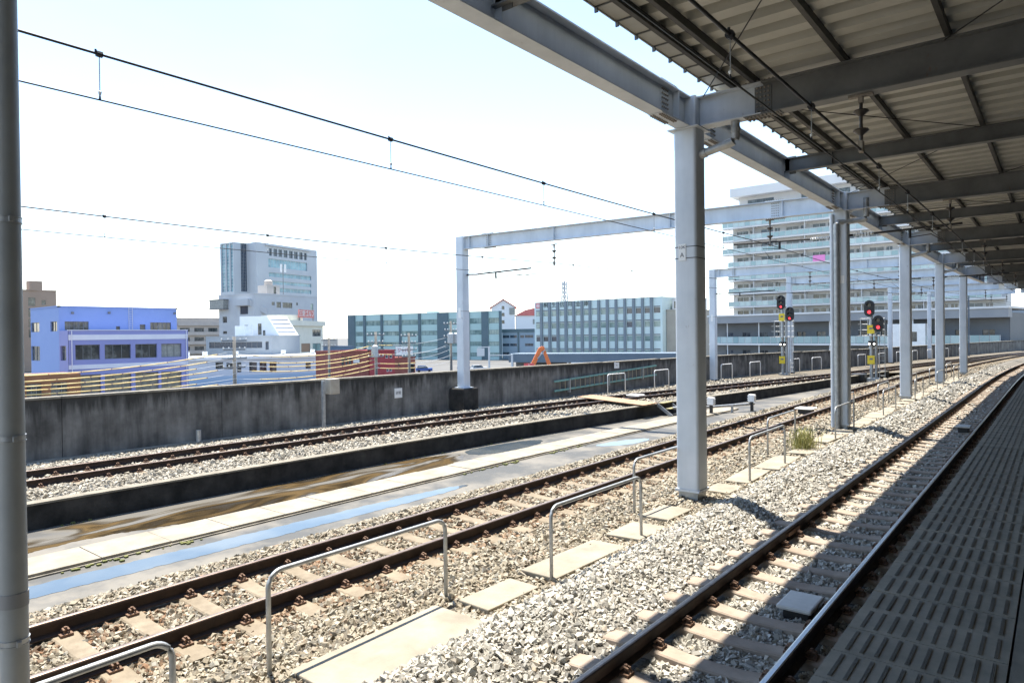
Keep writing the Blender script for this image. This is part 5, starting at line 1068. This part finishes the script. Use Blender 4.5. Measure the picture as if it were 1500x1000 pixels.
# --- street sign frame near the excavator
fx = thing('sign_frame', 'grey steel frame with a blank panel behind the wall near the excavator', 'frame', (-62,72,G0))
for a in (0, 3.2): obj('frame_post', MB().box(-62+a*.77-.1,-62+a*.77+.1,72+a*.63-.1,72+a*.63+.1,G0,1.1 if a == 0 else 0), FRAMEL, fx)
obj('frame_beam', MB().bar((-63.2,71,1.0),(-62,72,1.0),.12,.12), FRAMEL, fx); obj('frame_beam', MB().bar((-62,72,-.15),(-59.5,74,-.15),.12,.12), FRAMEL, fx); obj('panel', MB().bar((-63.3,70.9,.3),(-62.5,71.6,.3),.08,1.1), FRAMEL, fx)
RDB = mat('barrier_red', (.65,.10,.10), rough=.6)
t_ = thing('road_barrier', 'red and white road barrier below the excavator arm', 'barrier', (-64,84,G0)); obj('panel', MB().bar((-64.6,83.2,-2.0),(-63.4,84.2,-2.0),.06,.5), RDB, t_); obj('barrier_post', MB().box(-64.05,-63.95,83.65,83.75,G0,-1.8), FRAMEL, t_)

# --- parked cars at street level beyond the red shops
def car(x, y, a, col, lab):
    t_ = thing('parked_car', lab, 'car', (x, y, G0), 'cars parked in the street'); d = Vector((math.cos(a), math.sin(a), 0)); n_ = Vector((-d.y, d.x, 0)); c = Vector((x, y, G0)); Z = Vector((0,0,1))
    q = MB(); q.ob(c+Z*.65, d*2.1, n_*.8, Z*.38); obj('body', q, col, t_, bevel=.12)
    q = MB(); V = []
    for sg in (-1, 1): V += [c+d*u+n_*sg*w_+Z*z for u, w_, z in ((-1.9,.78,1.04),(1.0,.78,1.04),(.35,.66,1.6),(-1.6,.66,1.6))]
    q.add(V, [(3,2,1,0),(4,5,6,7),(0,1,5,4),(1,2,6,5),(2,3,7,6),(3,0,4,7)]); obj('cabin', q, GLASS, t_)
    q = MB(); q.ob(c-d*.6+Z*1.615, d*1.0, n_*.66, Z*.02); obj('roof', q, col, t_)
    for u in (-1.3, 1.3):
        for sg in (-1, 1): obj('wheel', MB().tube([c+d*u+n_*sg*.62+Z*.32, c+d*u+n_*sg*.84+Z*.32], .32, 14), BLACK, t_)
CB = mat('car_blue', (.05,.10,.30), rough=.25); CW = mat('car_white', (.6,.6,.6), rough=.25); CK = mat('car_black', (.02,.02,.022), rough=.2)
for x, y, a, c_, l_ in ((-129,116,.9,CW,'white car parked right of the low red shop'), (-126,121,.8,CB,'dark blue car parked between the red shop and the portal leg'), (-121,131,.4,CK,'black car parked just right of the portal leg'), (-115.5,130,1.2,CW,'white car parked below the teal office, left of the sign frame')): car(x, y, a, c_, l_)
# --- small fittings on the nearer facades
for u in (.35, 15.85): q = MB(); f = Face((-104.2,34.25),(-104.2,50.4)); c_ = [f.P(u, G0, .12), f.P(u, 3.9, .12)]; obj('downpipe', MB().tube(c_, .06, 8), BLUL, b)
f = Face((-107.5,34.2),(-107.5,50.3))
for u, z in ((6.2,6.4),(1.5,6.3),(15.6,6.5)): q = MB(); slab(q, f, u, u+.3, z, z+.3, .0, .25); obj('wall_vent', q, FRAME, b)
for k, (u, o_) in enumerate(((3,-4),(6.5,-5),(12,-3.5),(22,-5),(28,-4))):
    f = Face((-129.6,60),(-121,92)); p = f.P(u, -.945, o_); t_ = thing('roof_unit', 'small grey air-conditioning unit on the long white roof, %s from the left' % ORD[k].replace('nearest','first'), 'roof unit', tuple(p), 'air-conditioning units on the long white roof'); q = MB(); slab(q, f, u-.45, u+.45, -.8, .05, o_-.2, o_+.2); obj('housing', q, FRAMEL, t_); q = MB(); slab(q, f, u-.4, u+.4, -.945, -.8, o_-.15, o_+.15); obj('stand', q, FRAME, t_)
